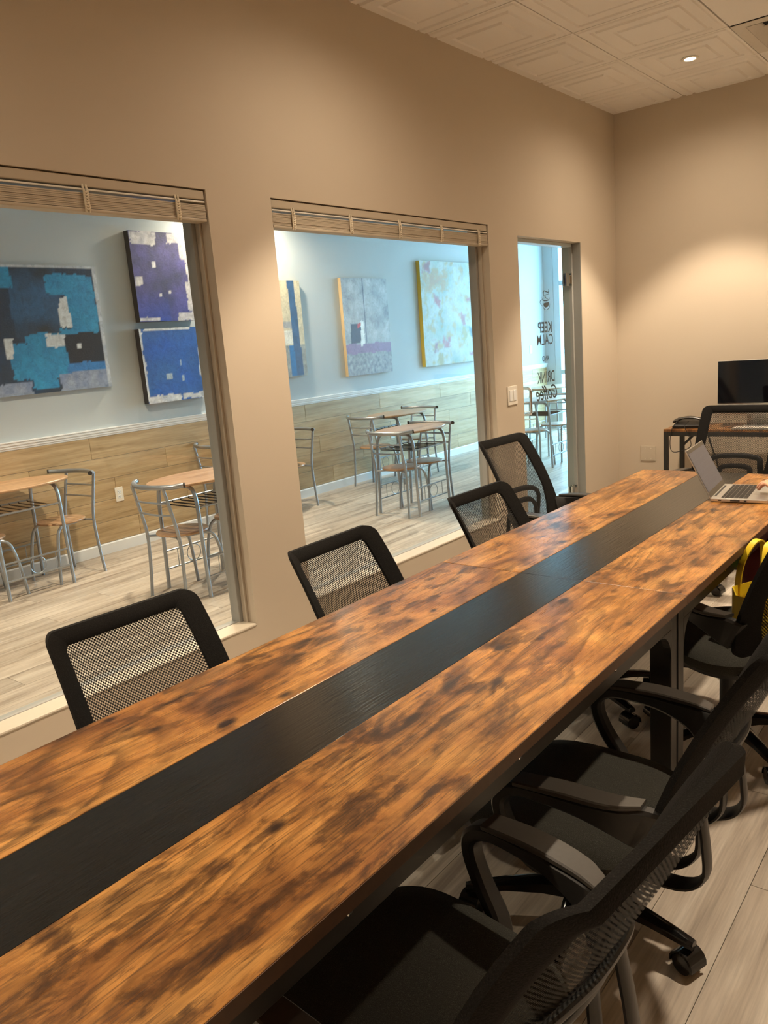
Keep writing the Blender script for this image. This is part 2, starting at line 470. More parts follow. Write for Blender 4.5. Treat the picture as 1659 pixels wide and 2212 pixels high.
# ceiling with embossed tiles
ce = slab('ceiling', -0.02, XR + 0.1, YN - 0.1, YF + 0.1, CEIL + 0.03, CEIL + 0.15, MAT['dark_gap'])
TS = 0.6
def tile_mesh():
    m = MB(); prof = [(0.003, 0.012), (0.003, 0.0), (0.016, 0.0), (0.022, -0.006), (0.060, -0.006), (0.066, 0.002), (0.082, 0.002), (0.088, -0.007),
                      (0.150, -0.007), (0.156, 0.001), (0.166, 0.001), (0.174, -0.010)]
    rings = []
    for d, z in prof:
        h = TS / 2 - d; rings.append([(-h, -h, z), (h, -h, z), (h, h, z), (-h, h, z)])
    m.loops(rings, cap0=False); return m
GX0, GY0 = 0.4974, 3.5862
tile_me = None
for ix in range(-1, 7):
    for iy in range(-9, 4):
        x, y = GX0 + TS * (ix + 0.5), GY0 + 0.61 * (iy + 0.5)
        if ix == 1 and iy in (2, 1):
            continue
        if tile_me is None:
            o = tile_mesh().build('ceiling_tile', MAT['ceiling'], ce, loc=(x, y, CEIL)); tile_me = o.data
        else: o = link('ceiling_tile', tile_me, ce, (x, y, CEIL))
        o.scale = (1, 0.61 / 0.6, 1)
# the plain smooth tile beside the vent
MB().bbox(-0.294, 0.294, -0.299, 0.299, -0.002, 0.012, 0.003).build('smooth_tile', MAT['ceiling'], ce, loc=(GX0 + 0.9, GY0 + 0.61 * 1.5, CEIL))
vent = thing('ceiling_vent', 'square painted metal air vent in the ceiling near the far wall', 'vent', (GX0 + 0.9, GY0 + 0.61 * 2.5, CEIL))
def sq_ring(o, i, z0, z1):
    m = MB(); m.loops([[(s * a, t * a, z) for s, t in ((-1, -1), (1, -1), (1, 1), (-1, 1))] for a, z in ((o, z0 + 0.003), (o, z0), (i, z1), (i, z1 + 0.003), (o, z0 + 0.003))], False, False)
    return m
sq_ring(0.296, 0.235, -0.004, -0.004).build('vent_frame', MAT['steel_vent'], vent)
for k in range(3): sq_ring(0.232 - k * 0.07, 0.175 - k * 0.07, -0.006, 0.024).build('vent_louver', MAT['steel_vent'], vent)
MB().box(-0.28, 0.28, -0.28, 0.28, 0.026, 0.029).build('vent_back', MAT['dark_gap'], vent)

# can lights
for i, (x, y) in enumerate(LAMPS):
    t = thing('downlight', ['glowing recessed downlight in the embossed ceiling near the far corner', 'recessed downlight above the far half of the window', 'recessed downlight above the left table edge near the camera', 'recessed downlight above the right row of chairs',
                            'recessed downlight near the far wall on the right side'][i], 'light', (x, y, CEIL), group='meeting room downlights')
    MB().lathe([(0.030, -0.012), (0.048, -0.012), (0.050, -0.0145), (0.046, -0.017), (0.034, -0.017), (0.030, -0.012)], 24).build('trim_ring', MAT['white_plastic'], t, True)
    MB().lathe([(0.0305, -0.0125), (0.0305, -0.0145)], 24).build('lens', MAT['lamp'], t)
    spot('downlight_lamp', (x, y, CEIL - 0.035), ROOM_W, WARM, 84, 0.35)
    spot('downlight_spill', (x, y, CEIL - 0.035), SPILL_W, WARM, 165, 0.9)
for i, (x, y) in enumerate(CAFE_LAMPS): spot('cafe_lamp', (x, y, CEIL - 0.05), CAFE_W * (1.1 if i == 0 else 1.0), CAFE_WARM, 160 if i == 0 else 110, 0.6, 0.06)

# cafe shell
slab('wall_cafe', CX - 0.12, CX, CYN, CYF + 0.1, 0, CEIL + 0.03, MAT['cafe_wall'])
slab('wall_cafe_near', CX, -WT, CYN - 0.12, CYN, 0, CEIL + 0.03, MAT['cafe_wall'])
slab('ceiling_cafe', CX - 0.1, -0.02, CYN - 0.1, CYF + 0.1, CEIL + 0.03, CEIL + 0.15, MAT['ceiling'])
slab('wall_cafe_far', CX, -3.03, CYF, CYF + 0.14, 0, CEIL + 0.03, MAT['cafe_wall'])
# rail, baseboard
def rail():
    m = MB(); pr_ = [(0, 0.933), (0.010, 0.935), (0.012, 0.945), (0.018, 0.950), (0.018, 0.962), (0.026, 0.968), (0.028, 0.985), (0.034, 0.988), (0.034, 0.995), (0, 0.995)]
    m.prism([(CX + a, b) for a, b in pr_], 'y', CYN, CYF); return m
tag(rail().build('trim_1', MAT['trim']), kind='structure')
tag(MB().prism([(CX, 0), (CX + 0.016, 0), (CX + 0.016, 0.078), (CX + 0.010, 0.088), (CX, 0.09)], 'y', CYN, CYF).build('baseboard_cafe', MAT['trim']), kind='structure')
ws = tag(MB().box(CX, CX + 0.004, CYN, CYF, 0.088, 0.936).build('trim_2', MAT['trim']), kind='structure')
rows = 5; rh = (0.933 - 0.09) / rows
wp = None
for r in range(rows):
    y = -1.8 + (r * 0.43 % 1.0) * 1.2 - 0.6
    while y < CYF:
        a, b = max(y, CYN), min(y + 1.2, CYF)
        if b - a > 0.05:
            if abs(b - a - 1.2) < 1e-6 and wp: link('wall_plank', wp, ws, (CX + 0.004, (a + b) / 2, 0.09 + rh * (r + 0.5)))
            else:
                o = MB().bbox(0, 0.007, -(b - a) / 2 + 0.0012, (b - a) / 2 - 0.0012, -rh / 2 + 0.0012, rh / 2 - 0.0012, 0.0012, seg=1).build('wall_plank', MAT['wainscot'], ws, loc=(CX + 0.004, (a + b) / 2, 0.09 + rh * (r + 0.5)))
                if abs(b - a - 1.2) < 1e-6: wp = o.data
        y += 1.2

# interior windows
def window(name, y0, y1):
    w = struct(name)
    z0, z1 = WZ0, WZ1; xa, xb = -0.125, -0.072
    for nm, b in (('stile', (y0, y0 + 0.03, z0, z1)), ('stile', (y1 - 0.03, y1, z0, z1))):
        MB().bbox(xa, xb, *b, 0.003).build(nm, MAT['grey_frame'], w)
    MB().bbox(xa, xb, y0 + 0.03, y1 - 0.03, z1 - 0.03, z1, 0.003).build('head_rail', MAT['grey_frame'], w)
    MB().bbox(xa, xb - 0.015, y0 + 0.03, y1 - 0.03, z0, z0 + 0.012, 0.003).build('bottom_rail', MAT['grey_frame'], w)
    for b in ((y0, y0 + 0.012), (y1 - 0.012, y1)):
        MB().bbox(-0.072, -0.045, *b, z0, z1, 0.003).build('stop_bead', MAT['reveal'], w)
    MB().bbox(-0.090, 0.003, y0 + 0.001, y1 - 0.001, z0 - 0.003, z0 + 0.010, 0.006).build('window_sill', MAT['reveal'], w)
    MB().box(-0.104, -0.098, y0 + 0.028, y1 - 0.028, z0 + 0.010, z1 - 0.028).build('glass_pane', MAT['glass'], w)
window('window_1', *W1); window('window_2', *W2)

# glass door
dr = struct('door_1')
GXD = -0.078
MB().bbox(GXD - 0.010, GXD, DY[0] + 0.006, DY[1] - 0.030, 0.012, DZ - 0.030, 0.001, seg=1).build('glass_leaf', MAT['door_glass'], dr)
MB().bbox(-0.135, -0.060, DY[1] - 0.022, DY[1], 0, DZ, 0.003).build('door_jamb', MAT['grey_frame'], dr)
MB().bbox(-0.135, -0.060, DY[0], DY[1] - 0.022, DZ - 0.022, DZ, 0.003).build('door_head', MAT['storefront'], dr)
MB().bbox(-0.060, -0.002, DY[1] - 0.004, DY[1] - 0.0005, 0, DZ, 0.001).build('door_casing', MAT['grey_frame'], dr)
hz = 1.035
MB().tube([(GXD - 0.004, 4.540, hz - 0.085), (GXD + 0.045, 4.540, hz - 0.085), (GXD + 0.058, 4.540, hz - 0.080), (GXD + 0.064, 4.540, hz - 0.068), (GXD + 0.064, 4.540, hz + 0.068),
           (GXD + 0.058, 4.540, hz + 0.080), (GXD + 0.045, 4.540, hz + 0.085), (GXD - 0.004, 4.540, hz + 0.085)], 0.009, 12).build('pull_handle', MAT['chrome'], dr, True)
for z in (1.81, 0.30):
    h = MB().bbox(GXD, GXD + 0.012, 5.215, 5.262, z - 0.045, z + 0.045, 0.003).bbox(GXD - 0.022, GXD - 0.010, 5.215, 5.262, z - 0.045, z + 0.045, 0.003)
    h.bbox(GXD - 0.012, GXD + 0.012, 5.262, 5.285, z - 0.03, z + 0.03, 0.004).bbox(GXD - 0.02, GXD + 0.02, 5.279, 5.2845, z - 0.045, z + 0.045, 0.002)
    h.build('hinge', MAT['chrome'], dr)

def lettering(s, yc, z0, h, width, shear=0.0, fat=0.012, name='lettering'):
    cu = bpy.data.curves.new('text', 'FONT'); cu.body = s; cu.size = 1.0; cu.shear = shear; cu.offset = fat; cu.align_x = 'CENTER'; cu.extrude = 0.0; cu.resolution_u = 3
    o = bpy.data.objects.new('text', cu); COL.objects.link(o)
    dg = bpy.context.evaluated_depsgraph_get(); dg.update()
    me = bpy.data.meshes.new_from_object(o.evaluated_get(dg)); bpy.data.objects.remove(o)
    xs = [v.co.x for v in me.vertices]; ys = [v.co.y for v in me.vertices]
    x0, x1, y0_, y1_ = min(xs), max(xs), min(ys), max(ys)
    m = MB()
    m.add([(GXD - 0.0106, yc - ((v.co.x - (x0 + x1) / 2) / (x1 - x0)) * width, z0 + (v.co.y - y0_) / (y1_ - y0_) * h) for v in me.vertices], [tuple(p.vertices) for p in me.polygons])
    bpy.data.meshes.remove(me)
    return m.build(name, MAT['decal'], dr)
lettering('KEEP', 4.912, 1.462, 0.071, 0.200, fat=0.020)
lettering('CALM', 4.910, 1.380, 0.071, 0.230, fat=0.006)
lettering('AND', 4.908, 1.272, 0.036, 0.102, fat=0.012)
lettering('DRINK', 4.905, 1.128, 0.076, 0.255, fat=0.008)
lettering('Coffee', 4.908, 1.012, 0.098, 0.310, shear=0.35, fat=0.008)
def cup():
    m = MB()
    def q(px, py): return (GXD - 0.0106, 4.848 + (px - 375) / 170.0 * 0.147, 1.745 - (py - 165) / 345.0 * 0.138)
    def stroke(pts, ws):
        P = [Vector((a, b)) for a, b in pts]; vs = []
        for i, p in enumerate(P):
            d = (P[min(i + 1, len(P) - 1)] - P[max(i - 1, 0)]).normalized(); nrm = Vector((-d.y, d.x)) * ws[i] / 2
            vs += [q(*(p + nrm)), q(*(p - nrm))]
        m.add(vs, [(2 * i, 2 * i + 1, 2 * i + 3, 2 * i + 2) for i in range(len(P) - 1)])
    stroke([(528, 165), (536, 195), (522, 215), (490, 205), (455, 190), (440, 215), (442, 255), (462, 285)], [3, 12, 16, 18, 16, 18, 12, 3])
    stroke([(535, 225), (520, 248), (490, 250), (468, 265), (475, 300), (500, 320), (530, 335)], [3, 8, 10, 10, 12, 10, 3])
    stroke([(545, 300), (530, 340), (495, 352), (450, 350), (415, 335), (395, 345), (383, 375), (395, 410), (422, 435)], [4, 10, 16, 18, 10, 14, 10, 8, 3])
    stroke([(418, 290), (420, 320), (440, 340)], [3, 8, 5])
    stroke([(545, 390), (540, 440), (520, 480), (485, 503), (452, 490), (432, 455), (425, 420)], [3, 8, 10, 8, 10, 8, 3])
    vs = [q(a, b) for a, b in ((440, 395), (470, 383), (528, 375), (526, 420), (508, 452), (470, 463), (448, 445), (438, 420))]
    m.add(vs, [tuple(range(len(vs)))]); m.build('cup_emblem', MAT['decal'], dr)
cup()

# shop front at the cafe's end
sf = struct('window_3')
def mull(a, b, z0, z1, nm): MB().bbox(a, b, CYF + 0.01, CYF + 0.11, z0, z1, 0.004).build(nm, MAT['storefront'], sf)
for a, b in ((-3.03, -2.935), (-2.02, -1.95), (-1.05, -0.98), (-0.22, -0.14)): mull(a, b, 0, CEIL + 0.03, 'mullion')
for i, (a, b) in enumerate(((-2.935, -2.02), (-1.95, -1.05), (-0.98, -0.22))):
    for z0, z1 in ((0, 0.10), (0.82, 0.88), (2.11, 2.17), (2.90, 3.0)): mull(a, b, z0, z1, 'transom')
    for z0, z1 in ((0.10, 0.82), (0.88, 2.11), (2.17, 2.90)):
        MB().box(a, b, CYF + 0.055, CYF + 0.063, z0, z1).build('pane', MAT['glass'], sf)
slab('pavement', -30, 30, CYF + 0.2, CYF + 40, -0.16, -0.05, MAT['concrete'])

# ------------------------------------------------------------------ blinds
def blind(y0, y1, tapes, label):
    b = thing('window_blind', label, 'blind', (0, (y0 + y1) / 2, WZ1), group='raised window blinds')
    L = (y1 - y0) / 2 - 0.006
    MB().bbox(-0.058, -0.006, -L, L, -0.036, -0.004, 0.003).build('headrail', MAT['blind'], b)
    MB().bbox(-0.060, -0.004, -L, L, -0.048, -0.042, 0.002).build('valance_lip', MAT['blind_rail'], b)
    me = None
    for k in range(9):
        z = -0.056 - k * 0.0054
        if me is None:
            o = MB().loops([[(x, y, zz) for x, zz in ((-0.055, 0.0), (-0.03, 0.0012), (-0.005, 0.0), (-0.005, -0.0046), (-0.03, -0.0036), (-0.055, -0.0046))] for y in (-L, L)]).build('slat', MAT['blind'], b, loc=(0, 0, z)); me = o.data
        else:
            o = link('slat', me, b, (random.uniform(-0.0015, 0.0015), 0, z))
    MB().bbox(-0.056, -0.003, -L, L, -0.116, -0.105, 0.003).build('bottom_bar', MAT['blind'], b)
    for t in tapes:
        y = t - (y0 + y1) / 2
        m = MB()
        m.tube([(-0.004, y - 0.006, -0.030), (0.0, y - 0.005, -0.050), (0.002, y - 0.007, -0.075), (0.001, y - 0.006, -0.100), (-0.002, y - 0.006, -0.118)], 0.0035, 6)
        m.tube([(-0.004, y + 0.006, -0.030), (0.001, y + 0.007, -0.056), (0.002, y + 0.005, -0.085), (0.001, y + 0.007, -0.105), (-0.002, y + 0.006, -0.118)], 0.0035, 6)
        for k in range(7): m.tube([(0.002, y - 0.009, -0.052 - k * 0.009), (0.004, y, -0.056 - k * 0.009), (0.002, y + 0.009, -0.051 - k * 0.009)], 0.0028, 5)
        m.build('ladder_cord', MAT['tape'], b, True)
blind(W1[0], W1[1], (0.55, 1.05, 1.546, 1.914), 'cream slatted blind pulled up in the nearer left window')
blind(W2[0], W2[1], (2.508, 2.879, 3.25, 3.615, 3.984), 'cream slatted blind pulled up in the second window beside the glass door')

# switch, outlets
def plate(name, label, cat, loc, ry, gangs, kind):
    t = thing(name, label, cat, loc, ry)
    w = 0.072 + 0.046 * (gangs - 1)
    MB().bbox(0, 0.006, -w / 2, w / 2, -0.058, 0.058, 0.0025).build('cover_plate', MAT['white_plastic' if kind != 'blank' else 'reveal'], t)
    for g in range(gangs):
        y = (g - (gangs - 1) / 2) * 0.046
        if kind == 'switch':
            MB().bbox(0.005, 0.009, y - 0.0165, y + 0.0165, -0.033, 0.033, 0.0015).build('rocker', MAT['trim'], t)
        elif kind == 'outlet':
            for z in (-0.02, 0.02):
                r = MB().bbox(0.005, 0.008, y - 0.0165, y + 0.0165, z - 0.014, z + 0.014, 0.0014).build('receptacle', MAT['trim'], t)
                s = MB()
                for dy in (-0.0065, 0.0065): s.box(0.0079, 0.0084, y + dy - 0.0012, y + dy + 0.0012, z - 0.003, z + 0.006)
                s.box(0.0079, 0.0084, y - 0.002, y + 0.002, z - 0.010, z - 0.006); s.build('slots', MAT['dark_gap'], r)
        else:
            for z in (-0.042, 0.042): MB().lathe([(0.003, 0.0), (0.003, 0.002), (0.002, 0.0025)], 10, M=Matrix.Translation((0.0055, y, z)) @ Matrix.Rotation(pi / 2, 4, 'Y')).build('screw', MAT['white_plastic'], t)
    return t
plate('light_switch', 'white double light switch on the wall between window and glass door', 'switch', (0.0, 4.277, 1.10), 0, 2, 'switch')
plate('blank_plate', 'cream square cover plate low on the far wall left of the desk', 'wall plate', (0.238, YF, 0.487), -pi / 2, 2, 'blank')
plate('power_outlet', 'white double socket on the cafe wood panelling under the blue paintings', 'outlet', (CX + 0.011, 3.452, 0.455), 0, 1, 'outlet')
plate('power_outlet', 'white socket on the cafe panelling behind the far bistro chairs', 'outlet', (CX + 0.011, 7.05, 0.455), 0, 1, 'outlet')
plate('wall_switch', 'white switch plate on the blue cafe wall seen through the glass door', 'switch', (CX, 10.45, 1.22), 0, 1, 'switch')

# ------------------------------------------------------------------ paintings
def inrect(y, z, r): return r[0] <= y <= r[1] and r[2] <= z <= r[3]
def painting(name, label, y0, y1, z0, z1, depth, fn, side, mat='canvas', step=0.012, wob=0.02, wf=9.0):
    t = thing(name, label, 'painting', (CX + 0.002, (y0 + y1) / 2, z0), group='abstract canvases on the cafe wall')
    ny, nz = int((y1 - y0) / step) + 1, int((z1 - z0) / step) + 1
    vs, cols = [], []
    yc = (y0 + y1) / 2
    for j in range(nz + 1):
        for i in range(ny + 1):
            y = y0 + (y1 - y0) * i / ny; z = z0 + (z1 - z0) * j / nz
            vs.append((depth + 0.0005, y - yc, z - z0))
            wy = y + wob * noise.noise(Vector((y * wf, z * wf, 1.3))) + wob * 0.35 * noise.noise(Vector((y * 40, z * 40, 4.3)))
            wz = z + wob * noise.noise(Vector((y * wf, z * wf, 7.7))) + wob * 0.35 * noise.noise(Vector((y * 40, z * 40, 9.1)))
            c = fn(wy, wz, y, z); cols.append((*c, 1.0))
    fs = [(j * (ny + 1) + i, j * (ny + 1) + i + 1, (j + 1) * (ny + 1) + i + 1, (j + 1) * (ny + 1) + i) for j in range(nz) for i in range(ny)]
    me = bpy.data.meshes.new('painted_face'); me.from_pydata(vs, [], fs); me.update()
    a = me.color_attributes.new('paint', 'FLOAT_COLOR', 'POINT')
    a.data.foreach_set('color', [v for c in cols for v in c])
    me.materials.append(MAT[mat]); link('painted_face', me, t)
    MB().box(0.0, depth, y0 - yc, y1 - yc, 0, z1 - z0).build('stretcher', MAT[side], t)
def mixc(a, b, f): f = max(0, min(1, f)); return tuple(x + (y - x) * f for x, y in zip(a, b))
def nz3(y, z, f, s=0.0): return 0.5 + 0.5 * noise.fractal(Vector((y * f, z * f, s)), 1.0, 2.0, 3)
C = lin
DK, TQ, WH, BK, BL, GW = C((38, 74, 108)), C((44, 150, 196)), C((205, 212, 216)), C((30, 36, 46)), C((50, 120, 185)), C((150, 162, 180))
P1R = [(DK, 2.817, 3.2, 1.718, 2.208), (TQ, 2.60, 2.853, 2.063, 2.203), (TQ, 3.099, 3.484, 2.019, 2.162), (TQ, 3.246, 3.49, 1.689, 2.03), (TQ, 3.173, 3.47, 1.69, 1.767),
       (BK, 3.166, 3.483, 1.501, 1.737), (BK, 3.374, 3.50, 1.48, 1.738), (TQ, 2.755, 3.188, 1.416, 1.677), (TQ, 2.89, 3.176, 1.635, 1.743), (TQ, 2.886, 3.086, 1.345, 1.522),
       (BL, 3.167, 3.50, 1.438, 1.51), (WH, 3.18, 3.256, 1.772, 1.996), (WH, 3.267, 3.312, 1.627, 1.662), (WH, 3.052, 3.189, 1.642, 1.734), (WH, 2.723, 2.777, 1.562, 1.71),
       (GW, 3.102, 3.53, 1.30, 1.445), (GW, 2.30, 2.87, 1.30, 1.40), (TQ, 2.34, 2.58, 1.45, 1.80), (WH, 2.30, 2.52, 2.05, 2.16)]
def f1(y, z, yy, zz):
    if yy > 3.495 or zz > 2.205: return mixc(GW, WH, nz3(yy, zz, 14, 2))
    if zz < 1.33 and not (2.886 < y < 3.086): return mixc(GW, C((110, 125, 150)), nz3(yy, zz, 9, 2))
    c = mixc(C((28, 58, 92)), C((40, 52, 62)), nz3(yy, zz, 4, 1))
    for col, a, b, d, e in P1R:
        if a <= y <= b and d <= z <= e:
            c = col
    if c is DK: c = mixc(C((44, 90, 132)), C((38, 46, 54)), abs(z - 1.95) * 2.6 + (nz3(yy, zz, 6, 5) - 0.5))
    elif c is TQ: c = mixc(TQ, C((34, 118, 170)), nz3(yy, zz, 8, 3))
    elif c is GW: c = mixc(GW, C((105, 122, 158)), nz3(yy, zz, 12, 3))
    return c
painting('canvas_painting', 'large blue and turquoise block painting in the left window, biggest canvas on the cafe wall', 2.30, 3.523, 1.314, 2.223, 0.03, f1, 'canvas_side_grey')
P2R = [(3.846, 4.086, 2.403, 2.501), (4.203, 4.397, 2.418, 2.507), (4.322, 4.405, 2.299, 2.421), (4.335, 4.396, 1.869, 2.118), (3.84, 3.909, 2.089, 2.15), (4.22, 4.394, 1.794, 1.856), (3.845, 4.027, 1.804, 1.829), (4.365, 4.4, 1.8, 2.5)]
SQ2 = [(4.028, 4.059, 2.217, 2.271), (4.057, 4.081, 1.989, 2.014), (4.157, 4.18, 2.024, 2.039)]
def f2(y, z, yy, zz):
    for r in SQ2:
        if inrect(yy, zz, r): return C((215, 215, 220))
    for r in P2R:
        if inrect(y, z, r): return mixc(C((150, 150, 165)), C((222, 220, 218)), nz3(yy, zz, 16, 3))
    c = mixc(C((52, 56, 82)), C((86, 82, 148)), nz3(yy, zz, 5, 8) * 1.2 - 0.1)
    return mixc(c, C((44, 70, 160)), (2.05 - zz) * 3.0 * (1.25 if yy < 4.15 else 0.6))
painting('canvas_painting', 'tall dark blue and violet canvas, upper of the two stacked by the window edge', 3.842, 4.400, 1.797, 2.503, 0.06, f2, 'canvas_side_dark')
P3R = [(4.369, 4.446, 1.322, 1.585), (3.861, 4.319, 1.722, 1.745), (3.82, 4.143, 1.131, 1.19), (4.165, 4.418, 1.146, 1.19), (3.80, 3.838, 1.15, 1.745)]
SQ3 = [(4.025, 4.083, 1.319, 1.366), (4.179, 4.205, 1.302, 1.347), (4.175, 4.19, 1.425, 1.471)]
def f3(y, z, yy, zz):
    for r in SQ3:
        if inrect(yy, zz, r): return C((170, 190, 205))
    for r in P3R:
        if inrect(y, z, r): return mixc(C((165, 175, 190)), C((230, 232, 230)), nz3(yy, zz, 16, 3))
    c = mixc(C((38, 92, 190)), C((52, 104, 168)), nz3(yy, zz, 4, 2))
    return mixc(c, C((48, 84, 130)), max(abs(yy - 4.1) * 3.2 - 0.45, (zz - 1.6) * 4))
painting('canvas_painting', 'bright cobalt blue square canvas, lower of the two stacked by the window edge', 3.816, 4.422, 1.140, 1.742, 0.06, f3, 'canvas_side_dark')
def f4(y, z, yy, zz):
    if 5.555 + (2.14 - zz) * 0.02 <= yy <= 5.645 + (2.14 - zz) * 0.03 and zz > 1.23: return mixc(C((46, 78, 116)), C((58, 96, 140)), nz3(yy, zz, 8, 1))
    if inrect(y, z, (5.50, 5.579, 1.231, 1.528)): return C((40, 110, 170))
    if inrect(y, z, (5.30, 5.62, 1.69, 1.75)): return C((160, 160, 160))
    if inrect(y, z, (5.10, 5.60, 1.54, 1.67)): return C((222, 218, 205))
    if zz < 1.53: return mixc(C((120, 124, 122)), C((176, 176, 168)), nz3(yy, zz, 22, 3))
    return mixc(C((190, 178, 150)), C((216, 204, 172)), nz3(yy, zz, 7, 2))
painting('canvas_painting', 'grey and cream canvas with a navy vertical bar, cut by the pillar', 4.97, 5.724, 1.225, 2.140, 0.04, f4, 'canvas_side_tan', wob=0.006)
def f5(y, z, yy, zz):
    if inrect(y, z, (6.581, 6.629, 1.462, 1.72)) and zz < 1.53: return C((225, 228, 228))
    if inrect(y, z, (6.552, 6.606, 1.650, 1.712)) and (zz - 1.65) > (yy - 6.552) * 0.6: return C((185, 60, 66))
    if inrect(y, z, (6.597, 6.661, 1.494, 1.728)): return C((226, 228, 226))
    if inrect(y, z, (6.438, 6.597, 1.499, 1.705)): return C((48, 66, 92))
    if 6.676 <= yy <= 6.694 and zz > 1.495: return C((66, 82, 104))
    if 1.388 < z < 1.495: return mixc(C((146, 122, 158)), C((128, 108, 140)), nz3(yy, zz, 9, 1))
    if z <= 1.388: return mixc(C((92, 100, 112)), C((178, 180, 184)), nz3(yy, zz, 26, 3))
    return mixc(C((120, 130, 140)), C((192, 198, 202)), nz3(yy, zz, 6, 4))
painting('canvas_painting', 'grey canvas with a small white and navy doorway shape and mauve band', 6.34, 7.105, 1.160, 2.175, 0.04, f5, 'canvas_side_tan', wob=0.012)
P6R = [(C((205, 60, 62)), 7.802, 7.956, 2.258, 2.373), (C((222, 190, 40)), 8.803, 8.882, 2.255, 2.389), (C((222, 90, 84)), 7.981, 8.105, 1.881, 1.979), (C((214, 84, 84)), 8.543, 8.678, 1.605, 1.77),
       (C((222, 110, 100)), 8.705, 8.784, 1.903, 1.986), (C((222, 110, 130)), 8.14, 8.305, 1.374, 1.475), (C((200, 120, 150)), 7.937, 8.043, 1.306, 1.445), (C((70, 165, 175)), 8.743, 8.864, 1.471, 1.619),
       (C((215, 120, 160)), 8.714, 8.855, 1.227, 1.291), (C((215, 200, 90)), 8.563, 8.68, 1.416, 1.604), (C((214, 198, 90)), 7.992, 8.118, 1.18, 1.281), (C((215, 190, 90)), 8.084, 8.156, 1.60, 1.85),
       (C((226, 190, 70)), 7.80, 8.3, 2.05, 2.28)]
def f6(y, z, yy, zz):
    n = nz3(yy, zz, 9, 6); base = mixc(C((235, 236, 228)), C((198, 216, 205)), (nz3(yy, zz, 3.5, 2) - 0.4) * 1.6)
    base = mixc(base, C((226, 200, 110)), (n - 0.56) * 3.2)
    for col, a, b, d, e in P6R:
        r = max(abs((y - (a + b) / 2) / ((b - a) / 2)), abs((z - (d + e) / 2) / ((e - d) / 2)))
        if r < 1.15: return mixc(col, base, (r - 0.45) * 1.3 + (nz3(yy, zz, 30, 1) - 0.5) * 1.2)
    return base
_f6 = f6
f6 = lambda a, b, c, d: tuple(v ** 2.2 * 0.46 for v in _f6(a, b, c, d))
painting('canvas_painting', 'pale white and yellow floral abstract canvas nearest the glass door', 7.74, 8.90, 1.162, 2.388, 0.05, f6, 'canvas_side_yellow', 'canvas_gloss', wob=0.07, wf=11, step=0.014)

# ------------------------------------------------------------------ conference tables
TX0, TX1, SX0, SX1 = 0.982, 1.783, 1.2755, 1.4795
TL = 1.80
def rounded_apron(y0, y1, z0, z1, r, leg):
    """side apron with rounded gussets down to the legs (y,z polygon)"""
    pts = [(y0, z1), (y0, 0.03), (y0 + leg, 0.03)]
    for k in range(9):
        a = pi - k * pi / 16; pts.append((y0 + leg + r + r * cos(a), z0 - r + r * sin(a)))
    for k in range(9):
        a = pi / 2 - k * pi / 16; pts.append((y1 - leg - r + r * cos(a), z0 - r + r * sin(a)))
    pts += [(y1 - leg, 0.03), (y1, 0.03), (y1, z1)]
    return pts
def conf_table(y0, label):
    t = thing('conference_table', label, 'table', ((TX0 + TX1) / 2, y0 + TL / 2, 0), group='rustic conference tables')
    xc = (TX0 + TX1) / 2; h = TL / 2; zt, zb = 0.75, 0.724
    e = 0.0004
    MB().bbox(TX0 - xc, SX0 - xc - e, -h, h, zb, zt, 0.0015).build('left_board', MAT['rustic'], t)
    MB().bbox(SX0 - xc + e, SX1 - xc - e, -h, h, zb, zt - 0.0006, 0.001).build('inlay_strip', MAT['black_wood'], t)
    MB().bbox(SX1 - xc + e, TX1 - xc, -h, h, zb, zt, 0.0015).build('right_board', MAT['rustic'], t)
    for s in (-1, 1):
        MB().box(s * (TX1 - TX0) / 2, s * ((TX1 - TX0) / 2 + 0.0012), -h, h, zb + 0.0005, zt - 0.001).build('edge_band', MAT['edge_band'], t)
        x = s * 0.375
        # long side apron
        ap = MB(); ap.bbox(min(x, x - s * 0.020), max(x, x - s * 0.020), -h + 0.05, h - 0.05, 0.664, zb, 0.002).build('side_apron', MAT['black_metal'], t)
        for q in (-1, 1):
            y = q * (h - 0.028)
            lg = MB().bbox(min(x, x - s * 0.060), max(x, x - s * 0.060), y - 0.022, y + 0.022, 0.0, zb, 0.003)
            lg.build('leg', MAT['black_metal'], t)
            g = MB(); yi = q * (h - 0.05); r = 0.085
            poly = [(yi, 0.664)] + [(yi - q * (r - r * cos(a)), 0.664 - r + r * sin(a)) for a in [k * pi / 16 for k in range(9)]]
            poly = [(yi, 0.664 - r)] + [(yi - q * (r - r * cos(a)), 0.664 - r + r * sin(a)) for a in [k * pi / 16 for k in range(1, 9)]] + [(yi, 0.664)]
            g.prism(poly, 'x', min(x, x - s * 0.02), max(x, x - s * 0.02)).build('corner_gusset', MAT['black_metal'], t)
        for y in (-h * 0.52, 0.02, h * 0.52):
            MB().lathe([(0.007, 0), (0.007, 0.003), (0.004, 0.004)], 10, M=Matrix.Translation((x, y, 0.70)) @ Matrix.Rotation(s * pi / 2, 4, 'Y')).build('bolt', MAT['chrome'], t)
    for q in (-1, 1):
        y = q * (h - 0.028)
        MB().bbox(-0.315, 0.315, y - 0.012, y + 0.012, 0.60, zb, 0.002).build('end_apron', MAT['black_metal'], t)
conf_table(2.047 - TL - 0.001, 'nearer rustic brown conference table with black centre strip, in the foreground')
conf_table(2.047 + 0.001, 'farther rustic brown conference table with black centre strip, under the laptop')

